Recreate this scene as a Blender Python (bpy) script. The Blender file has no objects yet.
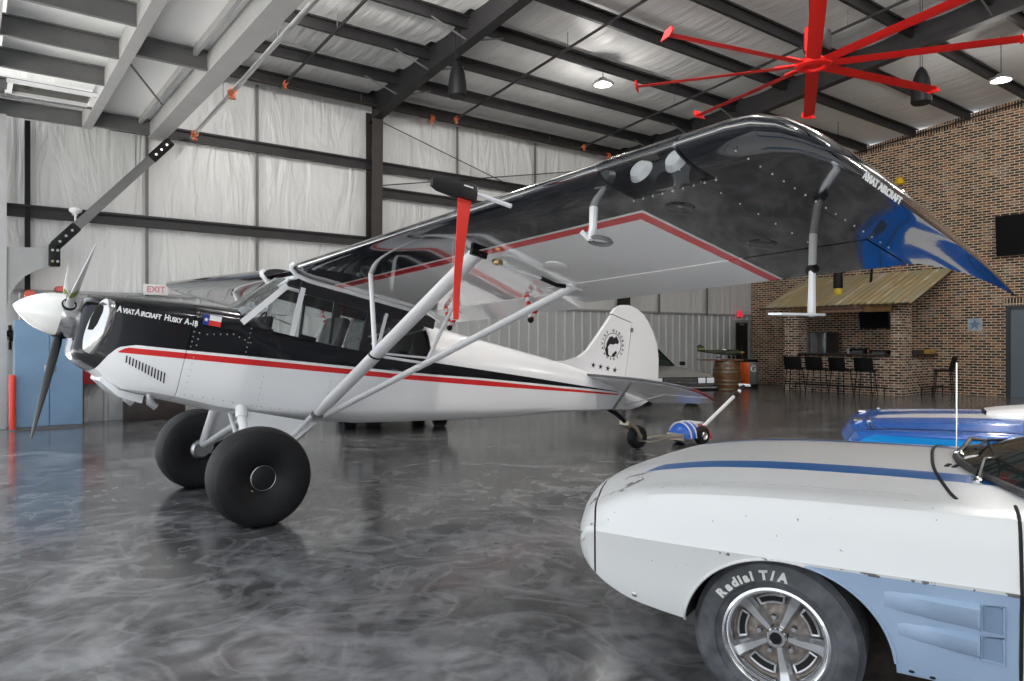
import bpy, bmesh, math, random
from mathutils import Vector, Matrix
PI=math.pi; R=math.radians; rnd=random.Random(7)
SC=bpy.context.scene; COL=SC.collection
V=Vector
# ------------------------------------------------------------------ materials
def nodes(name):
    m=bpy.data.materials.new(name); m.use_nodes=True
    return m,m.node_tree,m.node_tree.nodes['Principled BSDF']
def mat(name,c,rough=.5,metal=0.,coat=0.,emit=0.,var=0.,scale=8.,bump=0.,spec=.5):
    m,t,b=nodes(name)
    b.inputs['Base Color'].default_value=(*c,1); b.inputs['Roughness'].default_value=rough
    b.inputs['Metallic'].default_value=metal; b.inputs['Coat Weight'].default_value=coat
    b.inputs['Coat Roughness'].default_value=.04; b.inputs['Specular IOR Level'].default_value=spec
    if emit:
        b.inputs['Emission Color'].default_value=(*c,1); b.inputs['Emission Strength'].default_value=emit
    if var or bump:
        tc=t.nodes.new('ShaderNodeTexCoord'); n=t.nodes.new('ShaderNodeTexNoise')
        n.inputs['Scale'].default_value=scale; n.inputs['Detail'].default_value=5
        t.links.new(tc.outputs['Object'],n.inputs['Vector'])
        if var:
            r=t.nodes.new('ShaderNodeValToRGB'); r.color_ramp.elements[0].position=.3; r.color_ramp.elements[1].position=.7
            r.color_ramp.elements[0].color=(*[max(0,x*(1-var)) for x in c],1)
            r.color_ramp.elements[1].color=(*[min(1,x*(1+var)) for x in c],1)
            t.links.new(n.outputs['Fac'],r.inputs['Fac']); t.links.new(r.outputs['Color'],b.inputs['Base Color'])
        if bump:
            bp=t.nodes.new('ShaderNodeBump'); bp.inputs['Strength'].default_value=bump; bp.inputs['Distance'].default_value=.02
            t.links.new(n.outputs['Fac'],bp.inputs['Height']); t.links.new(bp.outputs['Normal'],b.inputs['Normal'])
    return m
class NT:
    'tiny helper for math node chains'
    def __init__(s,t): s.t=t
    def n(s,typ,**k):
        x=s.t.nodes.new(typ)
        for a,v in k.items(): setattr(x,a,v)
        return x
    def m(s,op,a,b=None,c=None):
        x=s.n('ShaderNodeMath',operation=op)
        for i,v in enumerate((a,b,c)):
            if v is None: continue
            if isinstance(v,(int,float)): x.inputs[i].default_value=v
            else: s.t.links.new(v,x.inputs[i])
        return x.outputs[0]
    def obj(s):
        tc=s.n('ShaderNodeTexCoord'); sp=s.n('ShaderNodeSeparateXYZ'); s.t.links.new(tc.outputs['Object'],sp.inputs[0])
        s.co=tc.outputs['Object']; return sp.outputs
    def curve(s,x,pts):
        'piecewise linear function of x'
        x0,x1=pts[0][0],pts[-1][0]; lo=min(p[1] for p in pts); hi=max(p[1] for p in pts)
        f=s.m('DIVIDE',s.m('SUBTRACT',x,x0),x1-x0)
        r=s.n('ShaderNodeValToRGB'); cr=r.color_ramp
        g=lambda v:((v-lo)/(hi-lo),)*3+(1,)
        cr.elements[0].position=0; cr.elements[0].color=g(pts[0][1]); cr.elements[1].position=1; cr.elements[1].color=g(pts[-1][1])
        for px,pv in pts[1:-1]:
            e=cr.elements.new((px-x0)/(x1-x0)); e.color=g(pv)
        s.t.links.new(f,r.inputs['Fac'])
        return s.m('ADD',s.m('MULTIPLY',r.outputs['Color'],hi-lo),lo)
    def gt(s,a,b): return s.m('GREATER_THAN',a,b)
    def lt(s,a,b): return s.m('LESS_THAN',a,b)
    def both(s,a,b): return s.m('MULTIPLY',a,b)
    def mix(s,f,a,b):
        x=s.n('ShaderNodeMix',data_type='RGBA')
        for i,v in ((0,f),(6,a),(7,b)):
            if isinstance(v,tuple): x.inputs[i].default_value=(*v,1)
            elif isinstance(v,(int,float)): x.inputs[i].default_value=v
            else: s.t.links.new(v,x.inputs[i])
        return x.outputs[2]
    def noise(s,scale,detail=4,vec=None,sc3=None,dist=0.):
        n=s.n('ShaderNodeTexNoise'); n.inputs['Scale'].default_value=scale; n.inputs['Detail'].default_value=detail
        n.inputs['Distortion'].default_value=dist
        v=vec or s.co
        if sc3:
            mp=s.n('ShaderNodeMapping'); mp.inputs['Scale'].default_value=sc3; s.t.links.new(v,mp.inputs['Vector']); v=mp.outputs[0]
        s.t.links.new(v,n.inputs['Vector']); return n.outputs['Fac']
    def ramp(s,f,stops):
        r=s.n('ShaderNodeValToRGB'); cr=r.color_ramp
        while len(cr.elements)<len(stops): cr.elements.new(.5)
        for e,(p,c) in zip(cr.elements,stops): e.position=p; e.color=(*c,1)
        s.t.links.new(f,r.inputs['Fac']); return r.outputs['Color']
    def bump(s,h,b,strength=.5,dist=.02):
        bp=s.n('ShaderNodeBump'); bp.inputs['Strength'].default_value=strength; bp.inputs['Distance'].default_value=dist
        s.t.links.new(h,bp.inputs['Height']); s.t.links.new(bp.outputs['Normal'],b.inputs['Normal'])
def glass(name,tint=(.9,.95,.95),refl=.06,alpha=.0,col=(.05,.06,.06)):
    m=bpy.data.materials.new(name); m.use_nodes=True; t=m.node_tree; t.nodes.clear(); q=NT(t)
    out=q.n('ShaderNodeOutputMaterial'); tr=q.n('ShaderNodeBsdfTransparent'); tr.inputs[0].default_value=(*tint,1)
    gl=q.n('ShaderNodeBsdfGlossy'); gl.inputs['Roughness'].default_value=.03; gl.inputs[0].default_value=(.9,.9,.9,1)
    fr=q.n('ShaderNodeFresnel'); fr.inputs[0].default_value=1.45
    mx=q.n('ShaderNodeMixShader'); t.links.new(q.m('ADD',q.m('MULTIPLY',fr.outputs[0],.8),refl),mx.inputs[0])
    df=q.n('ShaderNodeBsdfDiffuse'); df.inputs[0].default_value=(*col,1)
    m2=q.n('ShaderNodeMixShader'); m2.inputs[0].default_value=alpha
    t.links.new(tr.outputs[0],m2.inputs[1]); t.links.new(df.outputs[0],m2.inputs[2])
    t.links.new(m2.outputs[0],mx.inputs[1]); t.links.new(gl.outputs[0],mx.inputs[2]); t.links.new(mx.outputs[0],out.inputs[0])
    return m
# ------------------------------------------------------------------ mesh builder
class MB:
    def __init__(s): s.b=bmesh.new(); s.mi=0
    def face(s,vs):
        try:
            f=s.b.faces.new(vs); f.material_index=s.mi; return f
        except ValueError: return None
    def v(s,p): return s.b.verts.new(p)
    def box(s,c,d,rz=0.,M=None,bev=0.):
        M=M or (Matrix.Translation(c)@Matrix.Rotation(rz,4,'Z'))
        h=[x/2 for x in d]; n0=len(s.b.faces)
        vs=[s.v(M@V((sx*h[0],sy*h[1],sz*h[2]))) for sz in(-1,1) for sy in(-1,1) for sx in(-1,1)]
        fs=[s.face([vs[i] for i in q]) for q in((0,2,3,1),(4,5,7,6),(0,1,5,4),(2,6,7,3),(0,4,6,2),(1,3,7,5))]
        if bev:
            es=list({e for f in fs for e in f.edges})
            r=bmesh.ops.bevel(s.b,geom=es,offset=bev,segments=2,affect='EDGES',profile=.5)
            for f in r['faces']: f.material_index=s.mi
        return s
    def rings(s,rs,cap=True,closed=True,loop=False):
        vr=[[s.v(p) for p in r] for r in rs]; n=len(vr[0]); k=len(vr)
        for i in range(k if loop else k-1):
            a,b=vr[i],vr[(i+1)%k]
            for j in range(n if closed else n-1):
                s.face([a[j],a[(j+1)%n],b[(j+1)%n],b[j]])
        if cap and not loop: s.face(vr[0][::-1]); s.face(vr[-1])
        return s
    def tube(s,p,q,r,r2=None,n=10,cap=True):
        return s.pipe([p,q],[r,r if r2 is None else r2],n,cap)
    def pipe(s,pts,r,n=10,cap=True,flat=None):
        'tube along points; flat=(vector,ratio) squeezes the section'
        P=[V(p) for p in pts]; k=len(P); rr=r if isinstance(r,(list,tuple)) else [r]*k
        d0=(P[1]-P[0]).normalized(); up=V((0,0,1)) if abs(d0.z)<.9 else V((1,0,0))
        if flat: up=V(flat[0])
        rs=[]
        for i in range(k):
            d=(P[min(i+1,k-1)]-P[max(i-1,0)]).normalized()
            a=(up-d*up.dot(d)).normalized(); b=d.cross(a); 
            if not flat: up=a
            f=flat[1] if flat else 1
            rs.append([P[i]+a*(math.cos(2*PI*j/n)*rr[i])+b*(math.sin(2*PI*j/n)*rr[i]*f) for j in range(n)])
        return s.rings(rs,cap)
    def lathe(s,prof,n=32,M=None,loop=False,arc=None):
        'profile of (r,h) turned about local z'
        M=M or Matrix.Identity(4)
        rs=[[M@V((r*math.cos(2*PI*j/n),r*math.sin(2*PI*j/n),h)) for j in range(n)] for r,h in prof]
        return s.rings(rs,cap=False,loop=loop)
    def disc(s,r,h,n=32,M=None,flip=False):
        M=M or Matrix.Identity(4)
        vs=[s.v(M@V((r*math.cos(2*PI*j/n),r*math.sin(2*PI*j/n),h))) for j in range(n)]
        s.face(vs[::-1] if flip else vs); return s
    def prism(s,poly,M,th):
        'polygon in local xy, thickness th about z=0'
        a=[s.v(M@V((x,y,-th/2))) for x,y in poly]; b=[s.v(M@V((x,y,th/2))) for x,y in poly]; n=len(poly)
        s.face(a[::-1]); s.face(b)
        for i in range(n): s.face([a[i],a[(i+1)%n],b[(i+1)%n],b[i]])
        return s
    def sphere(s,c,r,n=16,sc=(1,1,1)):
        M=Matrix.Translation(c)@Matrix.Diagonal((*[r*x for x in sc],1))
        pr=[(math.sin(PI*i/(n//2)),-math.cos(PI*i/(n//2))) for i in range(n//2+1)]
        pr[0]=(1e-4,-1); pr[-1]=(1e-4,1)
        return s.lathe(pr,n,M)
    def quad(s,pts): s.face([s.v(p) for p in pts]); return s
    def add_mesh(s,me,f):
        'append mesh data with every vertex mapped by f'
        vs=[s.v(f(v.co)) for v in me.vertices]
        for p in me.polygons: s.face([vs[i] for i in p.vertices])
        return s
    def build(s,name,m,parent=None,smooth=35,loc=None,merge=0.,recalc=True):
        if merge: bmesh.ops.remove_doubles(s.b,verts=s.b.verts,dist=merge)
        if recalc: bmesh.ops.recalc_face_normals(s.b,faces=s.b.faces)
        me=bpy.data.meshes.new(name); s.b.to_mesh(me); s.b.free()
        for x in (m if isinstance(m,(list,tuple)) else [m]): me.materials.append(x)
        o=bpy.data.objects.new(name,me); COL.objects.link(o)
        if smooth:
            me.shade_smooth(); me.set_sharp_from_angle(angle=R(smooth))
        if parent: o.parent=parent
        if loc: o.location=loc
        return o
def tag(o,label=None,cat=None,group=None,kind=None):
    for k,v in (('label',label),('category',cat),('group',group),('kind',kind)):
        if v: o[k]=v
    return o
def thing(name,label,cat,loc=(0,0,0),rot=(0,0,0),group=None):
    o=bpy.data.objects.new(name,None); COL.objects.link(o); o.location=loc; o.rotation_euler=rot; o.empty_display_size=.2
    return tag(o,label,cat,group)
def struct(o): o['kind']='structure'; return o
def copy_tree(o,parent=None):
    c=o.copy(); COL.objects.link(c)
    if parent: c.parent=parent
    for ch in list(o.children): copy_tree(ch,c)
    return c
def text_mesh(s,size,extrude=.002,bold=0.,align='CENTER',spacing=1.):
    cu=bpy.data.curves.new('lettering','FONT'); cu.body=s; cu.size=size; cu.extrude=extrude; cu.offset=bold
    cu.align_x=align; cu.align_y='CENTER'; cu.space_character=spacing; cu.resolution_u=3
    o=bpy.data.objects.new('lettering',cu); COL.objects.link(o)
    dg=bpy.context.evaluated_depsgraph_get(); dg.update()
    me=bpy.data.meshes.new_from_object(o.evaluated_get(dg)); bpy.data.objects.remove(o); bpy.data.curves.remove(cu)
    return me
def frame(o,x,y):
    'matrix with local x,y along given directions'
    x=V(x).normalized(); y=V(y); y=(y-x*x.dot(y)).normalized(); z=x.cross(y)
    return Matrix(((x.x,y.x,z.x,o[0]),(x.y,y.y,z.y,o[1]),(x.z,y.z,z.z,o[2]),(0,0,0,1)))
def lerp(pts,x):
    if x<=pts[0][0]: return pts[0][1]
    for (a,b),(c,d) in zip(pts,pts[1:]):
        if x<=c: return b+(d-b)*(x-a)/(c-a)
    return pts[-1][1]
AXY=Matrix.Rotation(-PI/2,4,'X')   # lathe axis z -> y
AXX=Matrix.Rotation(PI/2,4,'Y')    # lathe axis z -> x
# ------------------------------------------------------------------ common materials
M_black=mat('black_gloss',(.008,.009,.012),.06,coat=1.)
M_white=mat('white_paint',(.80,.80,.81),.3,coat=.4)
M_red=mat('red_paint',(.72,.03,.03),.35,coat=.3)
M_steel=mat('dark_steel',(.017,.016,.017),.55,var=.25,scale=3)
M_brown=mat('brown_steel',(.03,.022,.018),.5,var=.3,scale=4)
M_grey=mat('primer_grey_steel',(.34,.34,.34),.5,var=.06,scale=3)
M_dgrey=mat('mid_grey_steel',(.14,.14,.14),.5,var=.1,scale=3)
M_chrome=mat('chrome',(.75,.75,.76),.12,1.)
M_alu=mat('aluminium',(.62,.62,.63),.3,1.,var=.08)
M_rub=mat('rubber',(.010,.010,.011),.6,var=.25,scale=6,bump=.05,spec=.35)
M_blk=mat('black_plastic',(.007,.007,.008),.5,spec=.25)
M_orange=mat('orange_coupling',(.55,.13,.04),.5)
M_glass=glass('clear_glass')
M_lamp=mat('lamp_lens',(1,.98,.94),.3,emit=3.5)
M_dark=mat('dark_void',(.006,.006,.006),.8)
# ================================================================== THE HANGAR
WY=14.4; BX=20.8; X0=.5
def zb(y): return 6.45+.1*(WY-y)           # underside of the purlins
# ---- floor
m,t,b=nodes('polished_stained_concrete'); q=NT(t); q.obj()
w=q.noise(1.1,6,dist=1.6); w2=q.noise(2.2,7,dist=2.6); w3=q.noise(10,5,dist=.8); w4=q.noise(.35,3)
f=q.m('ADD',q.m('MULTIPLY',w,.45),q.m('ADD',q.m('MULTIPLY',w2,.45),q.m('MULTIPLY',w3,.12)))
f=q.m('ADD',f,q.m('MULTIPLY',w4,.15))
c=q.ramp(f,[(.40,(.042,.042,.043)),(.52,(.072,.072,.074)),(.60,(.125,.125,.127)),(.72,(.24,.24,.245))])
ve=q.noise(1.5,4,dist=1.8); vein=q.m('SUBTRACT',1.,q.m('MULTIPLY',q.m('ABSOLUTE',q.m('SUBTRACT',ve,.5)),22.)); vein=q.m('MAXIMUM',vein,0.)
c=q.mix(q.m('MULTIPLY',vein,.26),c,(.36,.36,.37))
t.links.new(c,b.inputs['Base Color'])
t.links.new(q.m('ADD',q.m('MULTIPLY',w3,.12),.10),b.inputs['Roughness'])
b.inputs['Specular IOR Level'].default_value=.5; q.bump(q.noise(5,3),b,.05,.01)
M_floor=m
struct(MB().box((10.4,2.6,-.05),(21.2,24.4,.1)).build('floor',M_floor,smooth=0))
# ---- walls
m,t,b=nodes('insulation_vinyl'); q=NT(t); o=q.obj()
mk=q.m('MAXIMUM',q.m('SUBTRACT',q.m('MULTIPLY',q.noise(.55,2),4.),1.7),.08)
h=q.m('ADD',q.m('MULTIPLY',q.noise(1,4,sc3=(8,8,.55),dist=.8),q.m('MINIMUM',mk,1.3)),q.m('MULTIPLY',q.noise(1,3,sc3=(2.2,2.2,.5),dist=1.4),1.5))
q.bump(h,b,.8,.06)
t.links.new(q.mix(q.noise(1,3,sc3=(5,5,.5)),(.60,.60,.59),(.69,.69,.68)),b.inputs['Base Color']); b.inputs['Roughness'].default_value=.35
M_ins=m
m,t,b=nodes('roof_vinyl'); q=NT(t); o=q.obj()
h=q.m('ADD',q.noise(1,4,sc3=(3.0,.35,1),dist=.9),q.m('MULTIPLY',q.noise(1,3,sc3=(9,.8,1),dist=.6),.5))
q.bump(h,b,.6,.06)
t.links.new(q.mix(q.noise(1,3,sc3=(5,.5,1)),(.62,.62,.61),(.80,.80,.79)),b.inputs['Base Color']); b.inputs['Roughness'].default_value=.4
M_roof=m
M_corr=mat('grey_ribbed_steel',(.50,.51,.51),.42,var=.05,scale=2)
ww=MB()
ww.box(((X0+BX)/2,WY+.08,4.5),(BX-X0+.4,.1,4.7))
struct(ww.build('wall_back',M_ins,smooth=0))
cm=MB(); xs=[]; x=X0
while x<BX-.05:
    xs+=[(x,.0),(x+.195,.0),(x+.215,-.035),(x+.265,-.035),(x+.285,.0)]; x+=.305
r0=[V((a,WY+.02+d,.0)) for a,d in xs]; r1=[V((a,WY+.02+d,2.2)) for a,d in xs]
cm.rings([r0,r1],cap=False,closed=False)
cm.box(((X0+BX)/2,WY+.12,1.1),(BX-X0,.12,2.2))
o=cm.build('trim_1',M_corr,smooth=0,recalc=False); struct(o)
o=MB().box(((X0+BX)/2,WY-.02,2.22),(BX-X0,.06,.05)).build('trim_2',M_grey,smooth=0); struct(o)
# brick
def brickmat(name,axis,rowh=.0675,bw=.205,soldier=False,z0=0):
    m,t,b=nodes(name); q=NT(t); o=q.obj()
    cb=q.n('ShaderNodeCombineXYZ')
    src=o[axis]
    if soldier: t.links.new(o[2],cb.inputs[0]); t.links.new(src,cb.inputs[1])
    else: t.links.new(src,cb.inputs[0]); t.links.new(o[2],cb.inputs[1])
    br=q.n('ShaderNodeTexBrick'); t.links.new(cb.outputs[0],br.inputs['Vector'])
    br.inputs['Scale'].default_value=1; br.inputs['Mortar Size'].default_value=.0095; br.inputs['Mortar Smooth'].default_value=.1
    br.inputs['Brick Width'].default_value=bw; br.inputs['Row Height'].default_value=rowh
    br.inputs['Color1'].default_value=(0,0,0,1); br.inputs['Color2'].default_value=(1,1,1,1); br.inputs['Bias'].default_value=0
    if soldier: br.offset=0
    pal=q.ramp(br.outputs['Color'],[(0,(.012,.010,.010)),(.22,(.028,.020,.019)),(.36,(.15,.055,.032)),(.48,(.22,.095,.045)),(.58,(.09,.03,.024)),(.68,(.28,.14,.065)),(.78,(.018,.015,.015)),(.90,(.26,.16,.10)),(.95,(.17,.05,.035))])
    r=pal.node.color_ramp; r.interpolation='CONSTANT'
    c=q.mix(q.m('MULTIPLY',q.noise(30,3),.35),pal,(.14,.09,.06))
    c=q.mix(q.m('MULTIPLY',q.gt(q.noise(2.2,3),.60),.25),c,(.42,.38,.33))
    c=q.mix(br.outputs['Fac'],c,(.68,.54,.39))
    t.links.new(c,b.inputs['Base Color']); b.inputs['Roughness'].default_value=.85
    q.bump(q.m('SUBTRACT',1.,br.outputs['Fac']),b,.6,.012)
    return m
M_brY=brickmat('brick_along_y',1); M_brX=brickmat('brick_along_x',0); M_brS=brickmat('brick_soldier',1,.0675,.21,True)
bk=MB(); bm_=bk
ys=[WY+.2,-9.5]
def slab(mb,x0,x1,ya,yb,z0a,z0b,z1a,z1b):
    vs=[mb.v(p) for p in ((x0,ya,z0a),(x0,yb,z0b),(x0,yb,z1b),(x0,ya,z1a),(x1,ya,z0a),(x1,yb,z0b),(x1,yb,z1b),(x1,ya,z1a))]
    for i in ((0,1,2,3),(4,7,6,5),(0,4,5,1),(3,2,6,7),(0,3,7,4),(1,5,6,2)): mb.face([vs[k] for k in i])
slab(bk,BX,BX+.2,WY+.2,-9.5,0,0,zb(WY+.2)-.05,zb(-9.5)-.05)
struct(bk.build('wall_right',M_brY,smooth=0))
so=MB(); slab(so,BX-.012,BX+.21,WY+.1,-9.5,zb(WY)-.07,zb(-9.5)-.07,zb(WY+.1)+.16,zb(-9.5)+.16)
struct(so.build('trim_3',M_brS,smooth=0))
struct(MB().box(((X0+BX)/2,-9.6,4.4),(BX-X0,.2,8.8)).build('wall_front',mat('grey_wall_panel',(.36,.36,.36),.5,var=.1),smooth=0))
# ---- ceiling
ce=MB(); n=30; pur=[14.25,13.1,11.85,10.55,9.2,7.85,6.5,5.15,3.8,2.45,1.1,-.25,-1.6,-2.95,-4.3,-5.65,-7.0,-8.35]
rows=[]; yy=[14.6]+pur+[-9.5]
for a,c in zip(yy,yy[1:]):
    for k in range(5):
        u=k/5; y=a+(c-a)*u; rows.append((y,zb(y)+.26-.07*math.sin(PI*u)))
rows.append((-9.5,zb(-9.5)+.26))
ce.rings([[V((X0-.5,y,z)),V((BX+.3,y,z)),V((BX+.3,y,z+.12)),V((X0-.5,y,z+.12))] for y,z in rows])
struct(ce.build('ceiling',M_roof,smooth=40))
# ---- steel: purlins, rafters, columns, girts
def ibeam(mb,p,q,h,w,t=.012,tf=.016):
    p=V(p);q=V(q);d=(q-p).normalized(); up=V((0,0,1)); up=(up-d*up.dot(d)).normalized(); s=d.cross(up)
    prof=[(-w/2,-h/2),(w/2,-h/2),(w/2,-h/2+tf),(t/2,-h/2+tf),(t/2,h/2-tf),(w/2,h/2-tf),(w/2,h/2),(-w/2,h/2),(-w/2,h/2-tf),(-t/2,h/2-tf),(-t/2,-h/2+tf),(-w/2,-h/2+tf)]
    return mb.rings([[c+s*a+up*b for a,b in prof] for c in (p,q)])
def zee(mb,p,q,h,w,up,side,t=.006):
    up=V(up);s=V(side); p=V(p);q=V(q)
    prof=[(0,-h/2),(w,-h/2),(w,-h/2+t*3),(t,-h/2+t),(t,h/2),(-w,h/2),(-w,h/2-t*3),(0,h/2-t)]
    return mb.rings([[c+s*a+up*b for a,b in prof] for c in (p,q)])
for i,y in enumerate(pur):
    zz=zb(y)+.1
    o=zee(MB(),(X0 if i>2 else 2.9,y,zz),(BX,y,zz),.2,.07,(0,0,1),(0,1,0),.012).build('purlin',M_steel,smooth=0)
    tag(o,'black steel roof purlin running along the ceiling','purlin','roof purlins'); struct(o)
for x in (7.0,14.6):
    mb=MB()
    r=[]
    for y,dp in ((14.3,.62),(12.5,.52),(6,.50),(-9.5,.5)):
        top=zb(y)+.24; r.append((y,top-dp,top))
    for w,za,zc in ((.012,0,1),):
        mb.rings([[V((x-.006,y,a)),V((x+.006,y,a)),V((x+.006,y,c)),V((x-.006,y,c))] for y,a,c in r])
    mb.rings([[V((x-.1,y,a-.008)),V((x+.1,y,a-.008)),V((x+.1,y,a+.01)),V((x-.1,y,a+.01))] for y,a,c in r])
    mb.rings([[V((x-.1,y,c-.012)),V((x+.1,y,c-.012)),V((x+.1,y,c)),V((x-.1,y,c))] for y,a,c in r])
    o=mb.build('rafter',M_steel,smooth=0); tag(o,None,'rafter'); o['label']='black steel rafter %s'%('meeting the middle wall column' if x<10 else 'passing behind the red ceiling fan'); struct(o)
    mb=MB()
    xa=x
    mb.rings([[V((xa-.125,14.33,z)),V((xa+.125,14.33,z)),V((xa+.125,14.345,z)),V((xa+.006,14.345,z)),V((xa+.006,14.14-d,z)),V((xa+.125,14.14-d,z)),V((xa+.125,14.125-d,z)),V((xa-.125,14.125-d,z)),V((xa-.125,14.14-d,z)),V((xa-.006,14.14-d,z)),V((xa-.006,14.345,z)),V((xa-.125,14.345,z))] for z,d in ((0,0),(6.3,.1))])
    o=mb.build('column',M_brown,smooth=0); tag(o,'dark steel wall column %s'%('under the left rafter' if x<10 else 'behind the wing tip'),'column'); struct(o)
g=0
for z,xa,xb in ((3.52,X0,7.0),(5.17,2.0,7.0),(3.52,7.0,14.6),(5.17,7.0,14.6),(4.62,7.0,14.6),(3.52,14.6,BX),(5.17,14.6,BX)):
    o=zee(MB(),(xa,14.27,z),(xb,14.27,z),.2,.06,(0,0,1),(0,1,0),.012).build('girt',M_steel,smooth=0)
    tag(o,'dark horizontal steel girt on the white insulated wall','girt','wall girts'); struct(o)
o=ibeam(MB(),(2.2,14.2,6.53),(BX,14.2,6.53),.2,.12).build('eave_beam',M_steel,smooth=0); tag(o,'black steel eave beam along the top of the white wall','beam'); struct(o)
for x in (2.6,4.56,9.2,11.54,16.2,18.4):
    o=MB().box((x,14.34,4.3),(.05,.03,4.2)).build('wall_batten',M_dgrey,smooth=0)
    tag(o,'thin grey vertical batten on the white insulated wall','batten','wall battens'); struct(o)
o=MB().box((.81,14.3,2.5),(.075,.12,5.0)).build('column',M_blk,smooth=0); tag(o,'slim black steel post beside the grey door jamb','column'); struct(o)
# rods and flange braces
for p,q_ in (((7.18,14.2,6.12),(14.4,14.2,4.2)),((7.2,14.18,4.75),(14.4,14.18,6.15))):
    o=MB().tube(p,q_,.012,n=6).build('bracing_rod',M_steel); tag(o,'thin dark bracing rod crossing the white wall','rod','wall bracing rods'); struct(o)
for x,s in ((7.0,-1),(7.0,1),(14.6,-1)):
    for y in (13.1,11.85,10.55,7.85,5.15):
        o=MB().tube((x+s*.75,y,zb(y)+.02),(x+s*.05,y,zb(y)-.2),.016,n=6).build('flange_brace',M_dgrey); tag(o,'short grey diagonal brace from purlin to rafter','brace','rafter flange braces'); struct(o)
# ---- sprinkler pipes
def sprinkler(label,pts,drops,r=.028,m=M_steel,cps=()):
    t=thing('sprinkler_pipe',label,'pipe')
    P=[V(p) for p in pts]
    MB().pipe(P,r,10).build('pipe',m,t)
    for u,h in drops:
        c=P[0].lerp(P[-1],u)
        MB().tube(c,c+V((0,0,h)),.008,n=6).build('hanger_rod',M_dgrey,t)
    for u in cps:
        c=P[0].lerp(P[-1],u); d=(P[-1]-P[0]).normalized()
        mb=MB(); mb.tube(c-d*.05,c+d*.05,r*1.7,n=10); mb.tube(c-V((0,0,.09)),c+V((0,0,.05)),r*.8,n=8); mb.tube(c+V((0,0,-.11)),c+V((0,0,-.09)),r*1.4,n=8)
        mb.build('coupling',M_orange,t)
    return t
sprinkler('galvanised sprinkler pipe hanging beside the grey overhead door frame',[(3.3,4,5.65),(3.3,14.1,5.12)],[(.55,1.6),(.8,1.3)],.038,M_alu,(.75,.98))
sprinkler('dark sprinkler pipe at the roof left of the middle rafter',[(4.9,5,7.05),(4.9,14.0,6.32)],[(.7,.25)],.026,M_steel,(.97,))
sprinkler('dark sprinkler pipe at the roof left of the white round ceiling lamp',[(8.75,-2,7.85),(8.75,13.9,6.33)],[(.6,.3),(.75,.3)],.026,M_steel,(.985,.6))
sprinkler('dark sprinkler pipe passing above the red ceiling fan',[(12.6,-2,7.85),(12.6,13.9,6.33)],[(.55,.3),(.8,.3)],.026,M_steel,(.985,))
sprinkler('dark sprinkler pipe running just inside the brick wall top',[(20.5,-2,8.0),(20.5,13.9,6.5)],[(.3,.25),(.6,.25)],.022,M_steel,())
t_=sprinkler('dark sprinkler main running along the eave of the white wall',[(3.2,14.08,6.40),(20.4,14.08,6.40)],[(.2,.2),(.5,.2)],.04,M_brown,(.3,.62))
# ---- high bay lamps, then added fill lights out of view
def highbay(x,y,label,z):
    t=thing('high_bay_lamp',label,'lamp',(x,y,z))
    MB().lathe([(.001,.02),(.08,.02),(.1,-.03),(.2,-.06),(.22,-.10),(.20,-.115),(.18,-.115)],24).build('housing',M_alu,t)
    MB().disc(.18,-.112,24,flip=True).build('lens',M_lamp,t)
    MB().tube((0,0,.02),(0,0,zb(y)+.1-z),.008,n=6).build('hanger',M_steel,t)
    l=bpy.data.lights.new('lamp_and_fill_glow','POINT'); l.shadow_soft_size=.17; l.energy=45; l.color=(1,.97,.93)
    lo=bpy.data.objects.new('lamp_and_fill_glow',l); COL.objects.link(lo); lo.parent=t; lo.location=(0,0,-.55)
    return t
FILL_W=240
highbay(10.29,10.6,'round white high bay lamp above the aircraft wing',6.68)
highbay(16.38,5.64,'round white high bay lamp near the brick wall',6.66)
for x,y in ((4.6,9),(4.6,3.2),(10.2,3.2),(16.3,1.0),(4.6,-3),(10.2,-3),(16.3,-4)):  # unseen fill lights added to brighten the hall, no lamp housings
    l=bpy.data.lights.new('lamp_and_fill_glow','POINT'); l.shadow_soft_size=.17; l.energy=FILL_W; l.color=(1,.97,.93)
    lo=bpy.data.objects.new('lamp_and_fill_glow',l); COL.objects.link(lo); lo.location=(x,y,zb(y)-.6)
# ---- hanging black speakers
def pendant(x,y,z,label):
    t=thing('pendant_speaker',label,'speaker',(x,y,z),group='black pendant speakers')
    MB().lathe([(.001,-.33),(.14,-.33),(.165,-.30),(.16,-.1),(.13,.1),(.08,.24),(.03,.31),(.001,.32)],20).build('body',M_blk,t)
    for s in (-.04,.04): MB().tube((s,0,.28),(s,0,zb(y)+.1-z),.006,n=6).build('cable',M_blk,t)
    return t
pendant(6.9,10.75,6.0,'black bullet-shaped speaker hanging beside the rafter over the cabin')
pendant(13.3,5.8,5.85,'black bullet-shaped speaker hanging behind the red ceiling fan')
M_fan=mat('fan_red',(.86,.018,.014),.45,spec=.3)
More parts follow.
